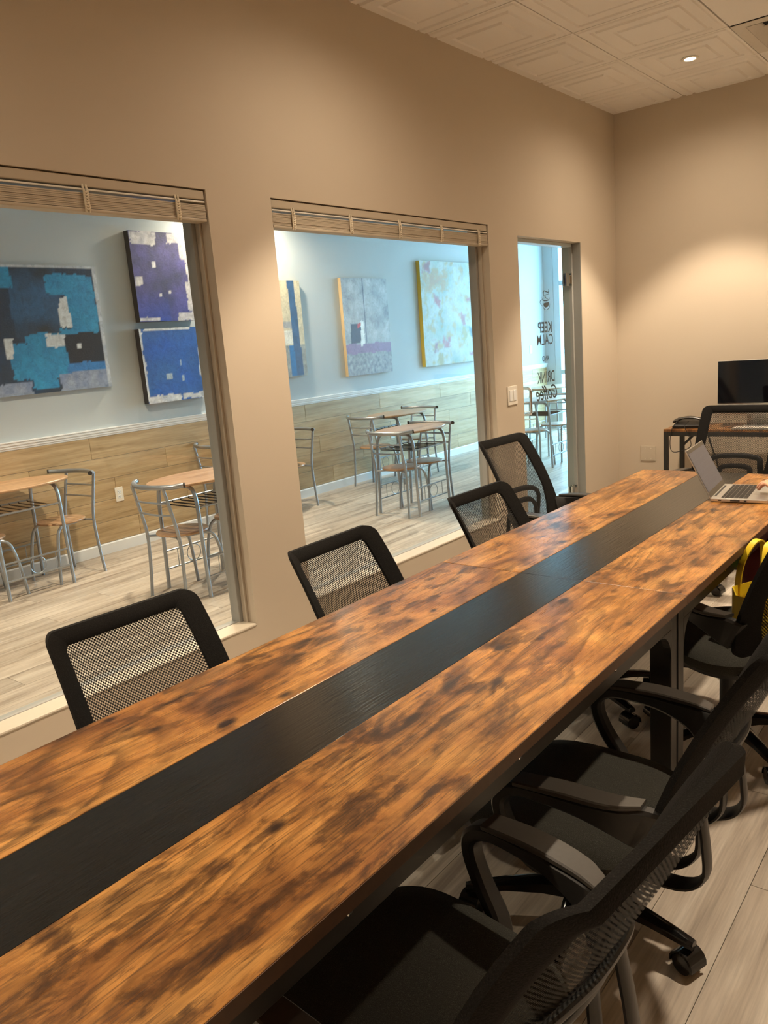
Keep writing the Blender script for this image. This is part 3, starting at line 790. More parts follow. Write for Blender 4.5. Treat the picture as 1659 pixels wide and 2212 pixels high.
# ------------------------------------------------------------------ office chair
def back_surface(s, q):
    """s across (m), q height above back bottom (m) -> local xyz"""
    side = -0.235 - 0.22 * q - 0.40 * q * q
    wrap = 0.035 + 0.050 * min(1.0, max(0.0, q / 0.46))
    bow = 1 - (s / 0.235) ** 2
    return Vector((side - wrap * bow, s, 0.435 + q - 0.020 * bow * min(1.0, max(0.0, q / 0.46))))
def back_outline(inset, n=12):
    """rounded outline in (s,q); wider in the middle, narrower top"""
    Hb = 0.503
    def hw(q): return 0.232 - 0.014 * (q / Hb) ** 2 - 0.02 * (1 - min(1, q / 0.12)) ** 2
    ix, it, ib = inset; pts = []
    lower = (lambda q: 0.035 * max(0, 1 - max(0, q - 0.04) / 0.16) ** 1.0) if ix else (lambda q: 0.0)
    r = 0.034 if ix == 0 else 0.016
    top, bot = Hb - it, ib
    for sx in (1, -1):
        seq = []
        for k in range(n // 2 + 1):                       # bottom corner
            a = -pi / 2 + k * (pi / 2) / (n // 2); q = bot + r + r * sin(a); seq.append((hw(bot + r) - ix - lower(bot) - r + r * cos(a), q))
        m = 8
        for k in range(1, m):
            q = bot + r + (top - bot - 2 * r) * k / m; seq.append((hw(q) - ix - lower(q), q))
        for k in range(n // 2 + 1):
            a = k * (pi / 2) / (n // 2); q = top - r + r * sin(a); seq.append((hw(top - r) - ix - r + r * cos(a), q))
        pts += [(sx * s, q) for s, q in (seq if sx == 1 else seq[::-1])]
    return pts
def ribbon(m, path, widths, thick, y):
    """strap in the xz plane, rectangular section; widths across y, thick in plane"""
    P = [Vector(p) for p in path]; rings = []
    for i, p in enumerate(P):
        d = (P[min(i + 1, len(P) - 1)] - P[max(i - 1, 0)]).normalized(); nrm = Vector((-d.y, d.x))
        w, t = widths[i] / 2, thick[i] / 2; yy = y[i]; c = min(w, t) * 0.45
        ring = []
        for a, b in ((-w + c, -t), (w - c, -t), (w, -t + c), (w, t - c), (w - c, t), (-w + c, t), (-w, t - c), (-w, -t + c)):
            q = p + nrm * b; ring.append((q.x, yy + a, q.y))
        rings.append(ring)
    m.loops(rings)
def spline(pts, n=6):
    """Catmull-Rom through n-d points"""
    P = [tuple(p) for p in pts]; out = []
    for i in range(len(P) - 1):
        p0, p1, p2, p3 = P[max(i - 1, 0)], P[i], P[i + 1], P[min(i + 2, len(P) - 1)]
        for k in range(n):
            t = k / n
            out.append(tuple(0.5 * (2 * b + (c - a) * t + (2 * a - 5 * b + 4 * c - d) * t * t + (3 * b - a - 3 * c + d) * t ** 3) for a, b, c, d in zip(p0, p1, p2, p3)))
    out.append(P[-1]); return out

def chair_proto():
    t = thing('office_chair', 'x', 'chair')
    # seat cushion: superellipse rings
    def ring(a, b, z, e=3.4, x0=0.0, n=48, sag=0.0):
        out = []
        for k in range(n):
            th = 2 * pi * k / n; c, s = cos(th), sin(th)
            x = a * math.copysign(abs(c) ** (2 / e), c); y = b * math.copysign(abs(s) ** (2 / e), s)
            out.append((x0 + x, y, z - sag * max(0, x / a) ** 3))
        return out
    m = MB()
    m.loops([ring(0.205, 0.20, 0.340), ring(0.228, 0.228, 0.347), ring(0.240, 0.242, 0.365), ring(0.240, 0.243, 0.385, sag=0.008), ring(0.225, 0.228, 0.403, sag=0.010),
             ring(0.19, 0.19, 0.411, 3.0, sag=0.008), ring(0.12, 0.12, 0.409, 2.6, sag=0.003), ring(0.04, 0.04, 0.407, 2)])
    m.build('seat', MAT['seat_fabric'], t, True)
    m = MB(); m.loops([ring(0.15, 0.15, 0.319), ring(0.212, 0.212, 0.327), ring(0.218, 0.216, 0.343), ring(0.20, 0.20, 0.344)])
    m.build('seat_pan', MAT['black_plastic'], t, True)
    # back frame + mesh
    out = back_outline((0, 0, 0)); inn = back_outline((0.050, 0.040, 0.05)); n = len(out)
    mid = [((a[0] * 0.5 + b[0] * 0.5), (a[1] * 0.5 + b[1] * 0.5)) for a, b in zip(out, inn)]
    def mp(pl, dx): return [tuple(back_surface(*p) + Vector((dx, 0, 0))) for p in pl]
    m = MB(); R = [mp(inn, 0.004), mp(mid, 0.010), mp(out, 0.004), mp(out, -0.010), mp(mid, -0.018), mp(inn, -0.008), mp(inn, 0.004)]
    m.loops(R, False, False); m.build('back_frame', MAT['frame_fabric'], t, True)
    K = 7; cs, cq = 0.0, sum(p[1] for p in inn) / n
    for nm, dx_, off in (('mesh_back', 0.0, 0.0), ('mesh_lining', -0.0018, 0.0)):      # spacer mesh: two plies
        m = MB(); rings = []
        for k in range(K):
            f = 1 - k / K; rings.append([(cs + (p[0] - cs) * f * 1.01, cq + (p[1] - cq) * f * 1.01) for p in inn])
        m.loops([mp(r, -0.001 + dx_) for r in rings], False, False); uv = [(p[0] + off, p[1] + off) for r in rings for p in r]
        m.v.append(tuple(back_surface(cs, cq) + Vector((-0.001 + dx_, 0, 0)))); uv.append((cs + off, cq + off)); c = len(m.v) - 1; b = (K - 1) * n
        m.f += [(b + i, b + (i + 1) % n, c) for i in range(n)]
        m.uv = uv; m.build(nm, MAT['mesh'], t, True)
    # lumbar arches behind the mesh
    def arch(hw, zt, r, side, dx_):
        q = zt - 0.435
        def bx(y, z): return back_surface(y, z - 0.435).x - dx_
        P = [(-0.07, hw * 0.8, 0.350), (-0.18, hw * 0.95, 0.347)] + side
        P = P + [(bx(hw, zt - 0.05), hw, zt - 0.05), (bx(hw * 0.93, zt - 0.012), hw * 0.93, zt - 0.012), (bx(hw * 0.6, zt), hw * 0.6, zt), (bx(0, zt + 0.004), 0.0, zt + 0.004)]
        full = P + [(x, -y, z) for x, y, z in P[::-1][1:]]
        Q = spline(full, 4); nq = len(Q)
        return MB().tube(Q, [r * (1.0 + 0.55 * min(1, max(0, (abs(2 * i / (nq - 1) - 1) - 0.35) / 0.35))) for i in range(nq)], 10, flat=0.0075)
    arch(0.140, 0.640, 0.0165, [(-0.295, 0.145, 0.355), (-0.345, 0.147, 0.395), (-0.345, 0.147, 0.47)], 0.018).build('lumbar_arch', MAT['black_plastic'], t, True)
    arch(0.088, 0.583, 0.0155, [(-0.265, 0.090, 0.357), (-0.312, 0.091, 0.40), (-0.318, 0.091, 0.46)], 0.018).build('inner_arch', MAT['black_plastic'], t, True)
    # linkage arms
    for s in (-1, 1):
        path = [(-0.264, 0.512), (-0.238, 0.527), (-0.19, 0.542), (-0.11, 0.555), (-0.03, 0.558), (0.022, 0.552), (0.055, 0.528), (0.060, 0.488), (0.035, 0.43), (-0.01, 0.375), (-0.04, 0.347), (-0.08, 0.340)]
        th = [0.115, 0.098, 0.066, 0.042, 0.034, 0.032, 0.032, 0.032, 0.032, 0.030, 0.022, 0.018]
        wd = [0.026, 0.034, 0.042, 0.046, 0.046, 0.044, 0.042, 0.040, 0.040, 0.044, 0.05, 0.05]
        yy = [0.222, 0.238, 0.257, 0.267, 0.270, 0.270, 0.270, 0.270, 0.268, 0.258, 0.228, 0.16]
        Q = spline([(a[0], a[1], b, c, d) for a, b, c, d in zip(path, th, wd, yy)], 4)
        m = MB(); ribbon(m, [q[:2] for q in Q], [q[3] for q in Q], [q[2] for q in Q], [s * q[4] for q in Q])
        a = m.build('armrest', MAT['black_plastic'], t, True)
        pp = spline([(-0.250, 0.5785, 0.010, 0.034, 0.238), (-0.19, 0.5785, 0.013, 0.050, 0.261), (-0.09, 0.5800, 0.014, 0.054, 0.269), (0.015, 0.5725, 0.012, 0.050, 0.270)], 4)
        m = MB(); ribbon(m, [q[:2] for q in pp], [q[3] for q in pp], [q[2] for q in pp], [s * q[4] for q in pp]); m.build('arm_pad', MAT['arm_pad'], a, True)
    # mechanism, lever, column
    MB().bbox(-0.11, 0.11, -0.075, 0.075, 0.290, 0.341, 0.01).build('tilt_mechanism', MAT['black_metal'], t)
    MB().tube([(0.03, -0.06, 0.315), (0.03, -0.18, 0.31), (0.03, -0.215, 0.30)], [0.005, 0.005, 0.009], 8).build('height_lever', MAT['gloss_black'], t, True)
    MB().lathe([(0.014, 0.18), (0.014, 0.295)], 16).build('gas_piston', MAT['chrome'], t, True)
    base = MB().lathe([(0.040, 0.060), (0.045, 0.075), (0.045, 0.115), (0.034, 0.125), (0.026, 0.130), (0.026, 0.25), (0.020, 0.255)], 20)
    base.build('gas_column', MAT['black_plastic'], t, True)
    for k in range(5):
        a = 2 * pi * k / 5 + 0.3; M = Matrix.Rotation(a, 4, 'Z')
        rings = []
        for r, w, z0, z1 in ((0.03, 0.052, 0.070, 0.112), (0.10, 0.046, 0.080, 0.114), (0.19, 0.038, 0.080, 0.104), (0.26, 0.032, 0.072, 0.092), (0.293, 0.026, 0.066, 0.084)):
            rings.append([tuple(M @ Vector((r, y, z))) for y, z in ((-w / 2, z0), (w / 2, z0), (w / 2, z1 - 0.008), (w / 4, z1), (-w / 4, z1), (-w / 2, z1 - 0.008))])
        MB().loops(rings).build('base_arm', MAT['gloss_black'], t, True)
        th = a + 1.1 + k * 0.9; T = Matrix.Translation((0.278 * cos(a), 0.278 * sin(a), 0)) @ Matrix.Rotation(th, 4, 'Z')
        c = MB()
        for y in (-0.017, 0.017): c.lathe([(0.010, -0.009), (0.0245, -0.008), (0.0265, 0), (0.0245, 0.008), (0.010, 0.009)], 18, M=T @ Matrix.Translation((0.0, y, 0.0265)) @ Matrix.Rotation(pi / 2, 4, 'X'))
        c.lathe([(0.006, 0.03), (0.006, 0.075)], 10, M=T)
        hood = []
        for q in range(9):
            b = -0.15 + q * (pi + 0.3) / 8; hood.append([tuple(T @ Vector((cos(b) * rr, y, 0.0265 + sin(b) * rr))) for rr, y in ((0.0275, -0.028), (0.032, -0.026), (0.032, 0.026), (0.0275, 0.028))])
        c.loops(hood, True, True); c.build('caster', MAT['gloss_black'], t, True)
    return t
CH = chair_proto()
BASE = ('base_arm', 'caster', 'gas_column')
_used = [False]
def chair(x, y, face, lift, label, base=0.0):
    """face: degrees the sitter looks; lift: gas lift; base: extra turn of the star base"""
    o = CH if not _used[0] else copy_tree(CH); _used[0] = True
    o.location = (x, y, 0); o.rotation_euler = (0, 0, radians(face)); tag(o, label, 'chair', 'black mesh office chairs')
    for c in o.children:
        nm = c.name.split('.')[0]
        if nm in BASE: c.rotation_euler = (0, 0, radians(base))
        else: c.location.z = lift
    return o
chair(1.097, 1.051, -2.4, -0.090, 'black mesh office chair nearest the camera on the window side of the table', 10)
chair(1.112, 1.888, 1.6, -0.090, 'black mesh office chair against the pillar between the two windows', 40)
chair(1.148, 2.743, -1.5, -0.090, 'black mesh office chair below the right end of the second window', 28)
chair(0.700, 3.695, -4.0, -0.010, 'black mesh office chair in front of the light switch and glass door', 20)
chair(1.160, 4.490, -90, 0.020, 'black mesh office chair at the far head of the table, in front of the desk', 0)
chair(1.695, 0.848, 173, 0.0, 'black mesh office chair at the bottom of the picture, nearest the camera', 35)
chair(1.660, 1.610, 181, -0.045, 'black mesh chair on the right, second from the camera, grey sheen on its seat', 12)
chair(1.720, 2.675, 149, 0.020, 'black mesh office chair on the right holding the yellow tote bag', 5)
chair(2.100, 3.300, 178, 0.040, 'black mesh office chair under the person in maroon at the laptop', 15)

# ------------------------------------------------------------------ bistro sets in the cafe
def bistro_chair_proto():
    t = thing('bistro_chair', 'x', 'chair')
    r = 0.0105
    for s in (-1, 1):
        MB().tube(spline([(s * 0.180, -0.170, 0.0), (s * 0.172, -0.155, 0.20), (s * 0.166, -0.150, 0.40), (s * 0.163, -0.175, 0.55), (s * 0.160, -0.215, 0.735)], 4), r, 8).build('rear_leg', MAT['silver'], t, True)
        MB().tube(spline([(s * 0.165, 0.190, 0.0), (s * 0.158, 0.170, 0.20), (s * 0.146, 0.140, 0.345), (s * 0.130, 0.095, 0.392), (s * 0.110, 0.020, 0.398), (s * 0.105, -0.05, 0.398)], 4), r, 8).build('front_leg', MAT['silver'], t, True)
    MB().tube([(-0.166, -0.150, 0.395), (-0.08, -0.11, 0.399), (0.08, -0.11, 0.399), (0.166, -0.150, 0.395)], 0.008, 8).build('seat_support', MAT['silver'], t, True)
    top = MB().tube(spline([(-0.245, -0.125, 0.742), (-0.20, -0.175, 0.737), (-0.10, -0.222, 0.735), (0, -0.235, 0.735), (0.10, -0.222, 0.735), (0.20, -0.175, 0.737), (0.245, -0.125, 0.742)], 4), 0.0155, 10).build('back_rail', MAT['silver'], t, True)
    for s in (-1, 1): MB().tube([(s * 0.243, -0.127, 0.742), (s * 0.250, -0.118, 0.7425)], 0.0162, 10).build('end_cap', MAT['rubber'], top, True)
    for z, y in ((0.64, -0.197), (0.56, -0.178)):
        MB().tube(spline([(-0.161, y, z), (-0.08, y - 0.018, z - 0.004), (0.08, y - 0.018, z - 0.004), (0.161, y, z)], 3), 0.0065, 8).build('back_bar', MAT['silver'], t, True)
    MB().lathe([(0.150, 0.404), (0.163, 0.407), (0.166, 0.413), (0.163, 0.420), (0.155, 0.422), (0.02, 0.422)], 32).build('seat', MAT['beech'], t, True)
    return t
def bistro_table_proto():
    t = thing('bistro_table', 'x', 'table')
    r = 0.0125
    for q in (-1, 1):
        y = q * 0.23
        MB().tube(spline([(-0.218, y, 0.0), (-0.206, y, 0.30), (-0.198, y, 0.58), (-0.178, y, 0.672), (-0.135, y, 0.704), (-0.06, y, 0.706), (0.06, y, 0.706), (0.135, y, 0.704), (0.178, y, 0.672), (0.198, y, 0.58), (0.206, y, 0.30), (0.218, y, 0.0)], 4), r, 8).build('leg_hoop', MAT['silver'], t, True)
    for s in (-1, 1):
        for z in (0.13, 0.25): MB().tube([(s * 0.212, -0.23, z), (s * 0.212, 0.23, z)], 0.0065, 6).build('foot_rail', MAT['silver'], t, True)
        m = MB(); m.tube([(s * 0.212, 0.056 * cos(a), 0.19 + 0.056 * sin(a)) for a in [k * 2 * pi / 20 for k in range(20)]], 0.003, 5, closed=True)
        for y in (-0.13, 0.13): m.tube([(s * 0.212, y, 0.13), (s * 0.212, y, 0.25)], 0.003, 5)
        m.build('rail_ornament', MAT['silver'], t, True)
        MB().tube([(s * 0.200, -0.23, 0.575), (s * 0.200, 0.23, 0.575)], 0.007, 6).build('shelf_rail', MAT['silver'], t, True)
    for k in range(7):
        y = -0.195 + k * 0.065
        MB().tube([(-0.200, y, 0.578), (-0.185, y, 0.566), (0.185, y, 0.566), (0.200, y, 0.578)], 0.0045, 6).build('shelf_rod', MAT['black_metal'], t, True)
    def el(a, b, z, n=48): return [(a * math.copysign(abs(cos(k * 2 * pi / n)) ** 0.9, cos(k * 2 * pi / n)), b * math.copysign(abs(sin(k * 2 * pi / n)) ** 0.95, sin(k * 2 * pi / n)), z) for k in range(n)]
    top = MB().loops([el(0.245, 0.395, 0.7175), el(0.249, 0.399, 0.722), el(0.249, 0.399, 0.731), el(0.245, 0.395, 0.735)]); top = MB() if top is None else top
    top.build('tabletop', MAT['beech'], t, True)
    return t
BC, BT = bistro_chair_proto(), bistro_table_proto()
_b = {'c': False, 't': False}
def bchair(x, y, rz, label):
    o = BC if not _b['c'] else copy_tree(BC); _b['c'] = True
    o.location = (x, y, 0); o.rotation_euler = (0, 0, radians(rz)); tag(o, label, 'chair', 'bistro chairs in the cafe')
def btable(x, y, rz, label):
    o = BT if not _b['t'] else copy_tree(BT); _b['t'] = True
    o.location = (x, y, 0); o.rotation_euler = (0, 0, radians(rz)); tag(o, label, 'table', 'bistro tables in the cafe')
btable(-2.885, 2.460, 0, 'oval bistro table at the left picture edge, under the large blue painting')
bchair(-2.880, 2.780, 186, 'bistro chair facing left at the table under the large blue painting')
bchair(-2.880, 2.190, 0, 'bistro chair cut by the left picture edge, at the table under the large blue painting')
btable(-1.660, 3.150, 0, 'oval bistro table at the right edge of the nearer window')
bchair(-1.660, 2.930, 0, 'bistro chair left of the table at the right edge of the nearer window')
bchair(-1.660, 3.400, 180, 'bistro chair half hidden by the window edge, right of the nearest bistro table')
btable(-2.930, 4.780, 0, 'bistro table by the cafe wall, only its left tip showing in the nearer window')
bchair(-2.930, 4.400, 0, 'bistro chair at the cafe wall, behind the nearest bistro table')
bchair(-2.930, 5.120, 180, 'bistro chair behind the pillar between the windows, by the cafe wall')
btable(-1.705, 5.460, 0, 'oval bistro table in front, standing free on the cafe floor in the second window')
bchair(-1.715, 5.305, 0, 'bistro chair in front left of the free-standing table in the second window')
bchair(-1.705, 5.640, 180, 'bistro chair tucked at the right end of the free-standing table in the second window')
btable(-2.790, 6.680, 0, 'oval bistro table against the cafe wall in the second window, behind the free-standing one')
bchair(-2.880, 6.370, 0, 'tan-seated bistro chair by the cafe wall, left end of the rear table')
bchair(-2.830, 7.010, 180, 'bistro chair by the cafe wall, right end of the rear table')
btable(-1.720, 7.960, 0, 'oval bistro table seen through the glass door')
bchair(-1.730, 7.720, 0, 'bistro chair left of the table seen through the glass door')
bchair(-1.720, 8.250, 180, 'bistro chair right of the table seen through the glass door')
btable(-2.500, 9.700, 0, 'white-lit oval table farthest away, by the shop front behind the glass door')

# ------------------------------------------------------------------ desk by the far wall
DKZ, DX0, DX1, DY0, DY1 = 0.735, 0.51, 1.62, 5.475, 5.840
dk = thing('computer_desk', 'narrow black-framed desk with rustic top against the far wall', 'desk', ((DX0 + DX1) / 2, (DY0 + DY1) / 2, 0))
dx, dy = (DX1 - DX0) / 2, (DY1 - DY0) / 2
MB().bbox(-dx, dx, -dy, dy, DKZ - 0.018, DKZ, 0.002).build('desktop', MAT['rustic'], dk)
for s in (-1, 1):
    for q in (-1, 1): MB().bbox(min(s * dx, s * (dx - 0.03)), max(s * dx, s * (dx - 0.03)), min(q * dy, q * (dy - 0.03)), max(q * dy, q * (dy - 0.03)), 0, DKZ - 0.018, 0.002).build('leg', MAT['black_metal'], dk)
    MB().bbox(min(s * dx, s * (dx - 0.03)), max(s * dx, s * (dx - 0.03)), -dy + 0.03, dy - 0.03, DKZ - 0.048, DKZ - 0.018, 0.002).build('side_rail', MAT['black_metal'], dk)
for q in (-1, 1):
    MB().bbox(-dx + 0.03, dx - 0.03, min(q * dy, q * (dy - 0.03)), max(q * dy, q * (dy - 0.03)), DKZ - 0.048, DKZ - 0.018, 0.002).build('long_rail', MAT['black_metal'], dk)
for s in (-1, 1):
    M = Matrix.Translation((s * (dx - 0.08), dy - 0.015, DKZ - 0.105)) @ Matrix.Rotation(s * pi / 4, 4, 'Y')
    MB().bbox(-0.085, 0.085, -0.008, 0.008, -0.008, 0.008, 0.001, M=M).build('corner_brace', MAT['black_metal'], dk)
MB().bbox(-dx + 0.03, dx - 0.03, dy - 0.025, dy - 0.005, 0.12, 0.15, 0.002).build('stretcher', MAT['black_metal'], dk)

# all in one computer
im = thing('desktop_computer', 'silver all-in-one computer with black screen on the desk', 'computer', (1.084, 5.66, DKZ))
MB().bbox(-0.264, 0.264, -0.010, 0.010, 0.155, 0.445, 0.006).build('display_shell', MAT['aluminium'], im)
MB().bbox(-0.261, 0.261, -0.0125, -0.009, 0.158, 0.442, 0.001).build('screen', MAT['screen_black'], im)
MB().bbox(-0.264, 0.264, -0.011, 0.010, 0.085, 0.155, 0.004).build('chin', MAT['aluminium'], im)
st = MB().loops([[(x, y, z) for x in ((-0.09, 0.09) if True else ()) for y in (a, b)] for a, b, z in ((-0.05, 0.10, 0.0), (-0.05, 0.10, 0.005))], True, True)
st = MB(); st.bbox(-0.095, 0.095, -0.075, 0.095, 0.0, 0.006, 0.002)
st.loops([[(x, y, z) for x, y in ((-0.09, ya), (0.09, ya), (0.09, yb), (-0.09, yb))] for ya, yb, z in ((0.075, 0.082, 0.004), (0.062, 0.068, 0.10), (0.030, 0.036, 0.17), (0.008, 0.014, 0.22))])
st.build('stand', MAT['aluminium'], im)
def emblem():
    m = MB(); pts = []
    for k in range(40):
        a = 2 * pi * k / 40; r = 0.0125 * (1 - 0.12 * abs(cos(a)) ** 8)
        x, z = r * cos(a) * 0.92, r * sin(a)
        if z > 0: z -= 0.0035 * max(0, 1 - abs(x) / 0.005)
        else: z += 0.0018 * max(0, 1 - abs(x) / 0.005)
        d = math.hypot(x - 0.0145, z - 0.002)
        if d < 0.0062: x = 0.0145 - 0.0062 * cos(math.atan2(z - 0.002, 0.0145 - x)); 
        pts.append((x, z))
    m.add([(x, -0.0118, z + 0.119) for x, z in pts], [tuple(range(40))])
    leaf = [(0.0, 0.0125), (0.0015, 0.0165), (0.0055, 0.0195), (0.0050, 0.0155), (0.0025, 0.0130)]
    m.add([(x, -0.0118, z + 0.119) for x, z in leaf], [tuple(range(5))]); m.build('emblem', MAT['decal'], im)
emblem()
kb = thing('computer_keyboard', 'thin white and silver keyboard on the desk in front of the computer', 'keyboard', (1.10, 5.53, DKZ))
MB().bbox(-0.14, 0.14, -0.055, 0.055, 0.0, 0.009, 0.002).build('keyboard_body', MAT['aluminium'], kb)
m = MB()
for r in range(5):
    for c in range(14): m.box(-0.133 + c * 0.0192, -0.133 + c * 0.0192 + 0.0165, -0.048 + r * 0.0195, -0.048 + r * 0.0195 + 0.0165, 0.0085, 0.0115)
tag(m.build('keys', MAT['white_plastic'], kb), kind='stuff')
# telephone with cord
ph = thing('desk_telephone', 'black desk telephone lying at the left end of the desk', 'telephone', (0.655, 5.60, DKZ), radians(8))
MB().loops([[(x, y, 0.0) for x, y in ((-0.10, -0.09), (0.10, -0.09), (0.10, 0.09), (-0.10, 0.09))], [(-0.105, -0.092, 0.018), (0.105, -0.092, 0.018), (0.105, 0.09, 0.018), (-0.105, 0.09, 0.018)],
            [(-0.095, -0.08, 0.026), (0.095, -0.08, 0.020), (0.095, 0.085, 0.052), (-0.095, 0.085, 0.060)]]).build('phone_base', MAT['black_plastic'], ph)
rings = []
for k in range(15):
    u = -1 + k / 7.0; x = u * 0.112; z = 0.070 - 0.030 * u * u + (0.0 if abs(u) < 0.6 else 0.0); w = 0.022 + 0.010 * max(0, abs(u) - 0.45) / 0.55; h = 0.010 + 0.010 * max(0, abs(u) - 0.5)
    if k in (0, 14): w *= 0.6; h *= 0.6
    rings.append([(x, -0.02 + w * cos(a), z + h * sin(a)) for a in [j * pi / 6 for j in range(12)]])
MB().loops(rings).build('handset', MAT['arm_pad'], ph, True)
def strand(pts, r, name, label, mat='black_plastic'): return tag(MB().tube(spline(pts, 8), r, 6).build(name, MAT[mat], None, True), label, 'cable')
strand([(0.58, 5.56, 0.80), (0.60, 5.50, 0.792), (0.575, 5.462, 0.74), (0.560, 5.462, 0.64), (0.575, 5.465, 0.58), (0.635, 5.468, 0.585), (0.70, 5.468, 0.62), (0.685, 5.465, 0.70), (0.66, 5.46, 0.755), (0.67, 5.52, 0.785)], 0.0025, 'phone_cord', 'thin black phone cord looping down below the desk edge')
strand([(0.69, 5.852, 0.70), (0.71, 5.862, 0.60), (0.75, 5.868, 0.48), (0.80, 5.87, 0.33), (0.92, 5.86, 0.30)], 0.006, 'power_cable', 'black power cable hanging behind the desk legs')

# ------------------------------------------------------------------ laptop
lp = thing('laptop', 'open silver laptop with dark keys on the farther table', 'laptop', (1.487, 3.345, 0.75), radians(5.5))
LW, LD = 0.152, 0.212
MB().bbox(0.0, LD, -LW, LW, 0.003, 0.017, 0.003).build('base', MAT['aluminium'], lp)
MB().bbox(0.004, LD - 0.004, -LW + 0.004, LW - 0.004, 0.0, 0.004, 0.001).build('bottom_pad', MAT['rubber'], lp)
kk = MB()
for r in range(6):
    x = 0.034 + r * 0.0172; w = 0.0152 if r else 0.010
    n_ = 14 if r < 5 else 8
    for c in range(n_):
        y0 = -0.137 + c * (0.274 / n_); kk.box(x + (0.005 if r == 0 else 0), x + (0.005 if r == 0 else 0) + w, y0 + 0.001, y0 + 0.274 / n_ - 0.001, 0.0165, 0.0182)
tag(kk.build('keys', MAT['black_plastic'], lp), kind='stuff')
MB().bbox(0.145, 0.205, -0.055, 0.055, 0.0165, 0.0174, 0.0003).build('touchpad', plain('touchpad_silver', (0.48, 0.46, 0.42), 0.4, 0.6), lp)
MB().bbox(0.008, 0.016, -0.11, 0.11, 0.0168, 0.0176, 0.0003).build('speaker_slot', MAT['rubber'], lp)
for y0, y1, x0, x1 in ((-LW - 0.0005, -LW + 0.003, 0.03, 0.042), (-LW - 0.0005, -LW + 0.003, 0.075, 0.11), (-LW - 0.0005, -LW + 0.003, 0.125, 0.135)):
    MB().box(x0, x1, y0, y1, 0.007, 0.012).build('side_port', MAT['rubber'], lp)
Mh = Matrix.Translation((0.004, 0, 0.014)) @ Matrix.Rotation(radians(-27), 4, 'Y')
lid = MB().bbox(-0.005, 0.0, -LW, LW, 0.0, 0.216, 0.002, M=Mh).build('lid', MAT['aluminium'], lp)
MB().bbox(-0.0002, 0.0006, -LW + 0.003, LW - 0.003, 0.004, 0.213, 0.0002, M=Mh).build('bezel', MAT['gloss_black'], lid)
scr = MB().box(-0.0004, 0.0004, -LW + 0.009, LW - 0.009, -0.086, 0.086).build('screen', MAT['laptop_screen'], lid)
scr.matrix_local = Mh @ Matrix.Translation((0.0006, 0, 0.112))

# ------------------------------------------------------------------ tote bag and bottle on the chair
bg = thing('tote_bag', 'small yellow leather tote bag standing on an office chair', 'bag', (1.842, 2.615, 0.436), radians(64))
def rr(hx, hy, z, r=0.03, n=5, dz=None):
    pts = []
    for cx_, cy_, a0 in ((hx - r, hy - r, 0), (-hx + r, hy - r, pi / 2), (-hx + r, -hy + r, pi), (hx - r, -hy + r, 3 * pi / 2)):
        for k in range(n): a = a0 + k * pi / 2 / (n - 1); x, y = cx_ + r * cos(a), cy_ + r * sin(a); pts.append((x, y, z + (dz(x, y) if dz else 0)))
    return pts
rim = lambda x, y: 0.03 * max(0, 1 - (x / 0.07) ** 2) - 0.035 * max(0, 1 - (y / 0.03) ** 2) * (abs(x) > 0.08)
MB().loops([rr(0.086, 0.044, 0.0, 0.02), rr(0.096, 0.051, 0.012), rr(0.100, 0.053, 0.10), rr(0.103, 0.051, 0.182, dz=rim), rr(0.099, 0.047, 0.182, dz=rim), rr(0.094, 0.046, 0.02)], True, True).build('bag_body', MAT['yellow'], bg, True)
for y in (-0.047, 0.047):
    P = spline([(-0.055, y * 1.1, 0.11), (-0.056, y * 1.12, 0.18), (-0.050, y * 0.9, 0.26), (-0.020, y * 0.55, 0.322), (0.018, y * 0.55, 0.320), (0.048, y * 0.9, 0.255), (0.054, y * 1.12, 0.18), (0.054, y * 1.1, 0.11)], 5)
    m = MB(); rings = []
    for i, p in enumerate(P):
        a, b = Vector(P[max(0, i - 1)]), Vector(P[min(len(P) - 1, i + 1)]); d = (b - a).normalized(); nrm = Vector((-d.z, 0, d.x))
        rings.append([tuple(Vector(p) + nrm * u * 0.0025 + Vector((0, w, 0))) for u, w in ((-1, -0.011), (1, -0.011), (1, 0.011), (-1, 0.011))])
    m.loops(rings).build('strap', MAT['yellow'], bg, True)
    for x in (-0.055, 0.054): MB().bbox(x - 0.015, x + 0.015, y * 1.1 - 0.004, y * 1.1 + 0.004, 0.08, 0.15, 0.002).build('strap_tab', MAT['yellow'], bg)
pu = thing('purse', 'dark red purse peeking out of the yellow tote bag', 'purse', (1.840, 2.622, 0.48), radians(8))
MB().loops([[(0.030 * cos(a) * s, y, 0.10 + 0.095 * sin(a) * s) for a in [k * pi / 10 for k in range(20)]] for y, s in ((-0.018, 0.85), (-0.012, 1.0), (0.012, 1.0), (0.018, 0.85))]).build('purse_body', MAT['red'], pu, True)
bo = thing('drink_bottle', 'green plastic bottle with green cap behind the yellow tote bag', 'bottle', (1.832, 2.780, 0.434))
MB().lathe([(0.030, 0.0), (0.037, 0.006), (0.037, 0.17), (0.034, 0.20), (0.022, 0.250), (0.014, 0.275), (0.0135, 0.295)], 24).build('bottle_body', MAT['bottle'], bo, True)
MB().lathe([(0.0165, 0.290), (0.0165, 0.318), (0.014, 0.320)], 24).build('cap', MAT['green_cap'], bo, True)
MB().lathe([(0.0374, 0.08), (0.0377, 0.08), (0.0377, 0.19), (0.0374, 0.19)], 24).build('label_band', MAT['yellow'], bo, True)

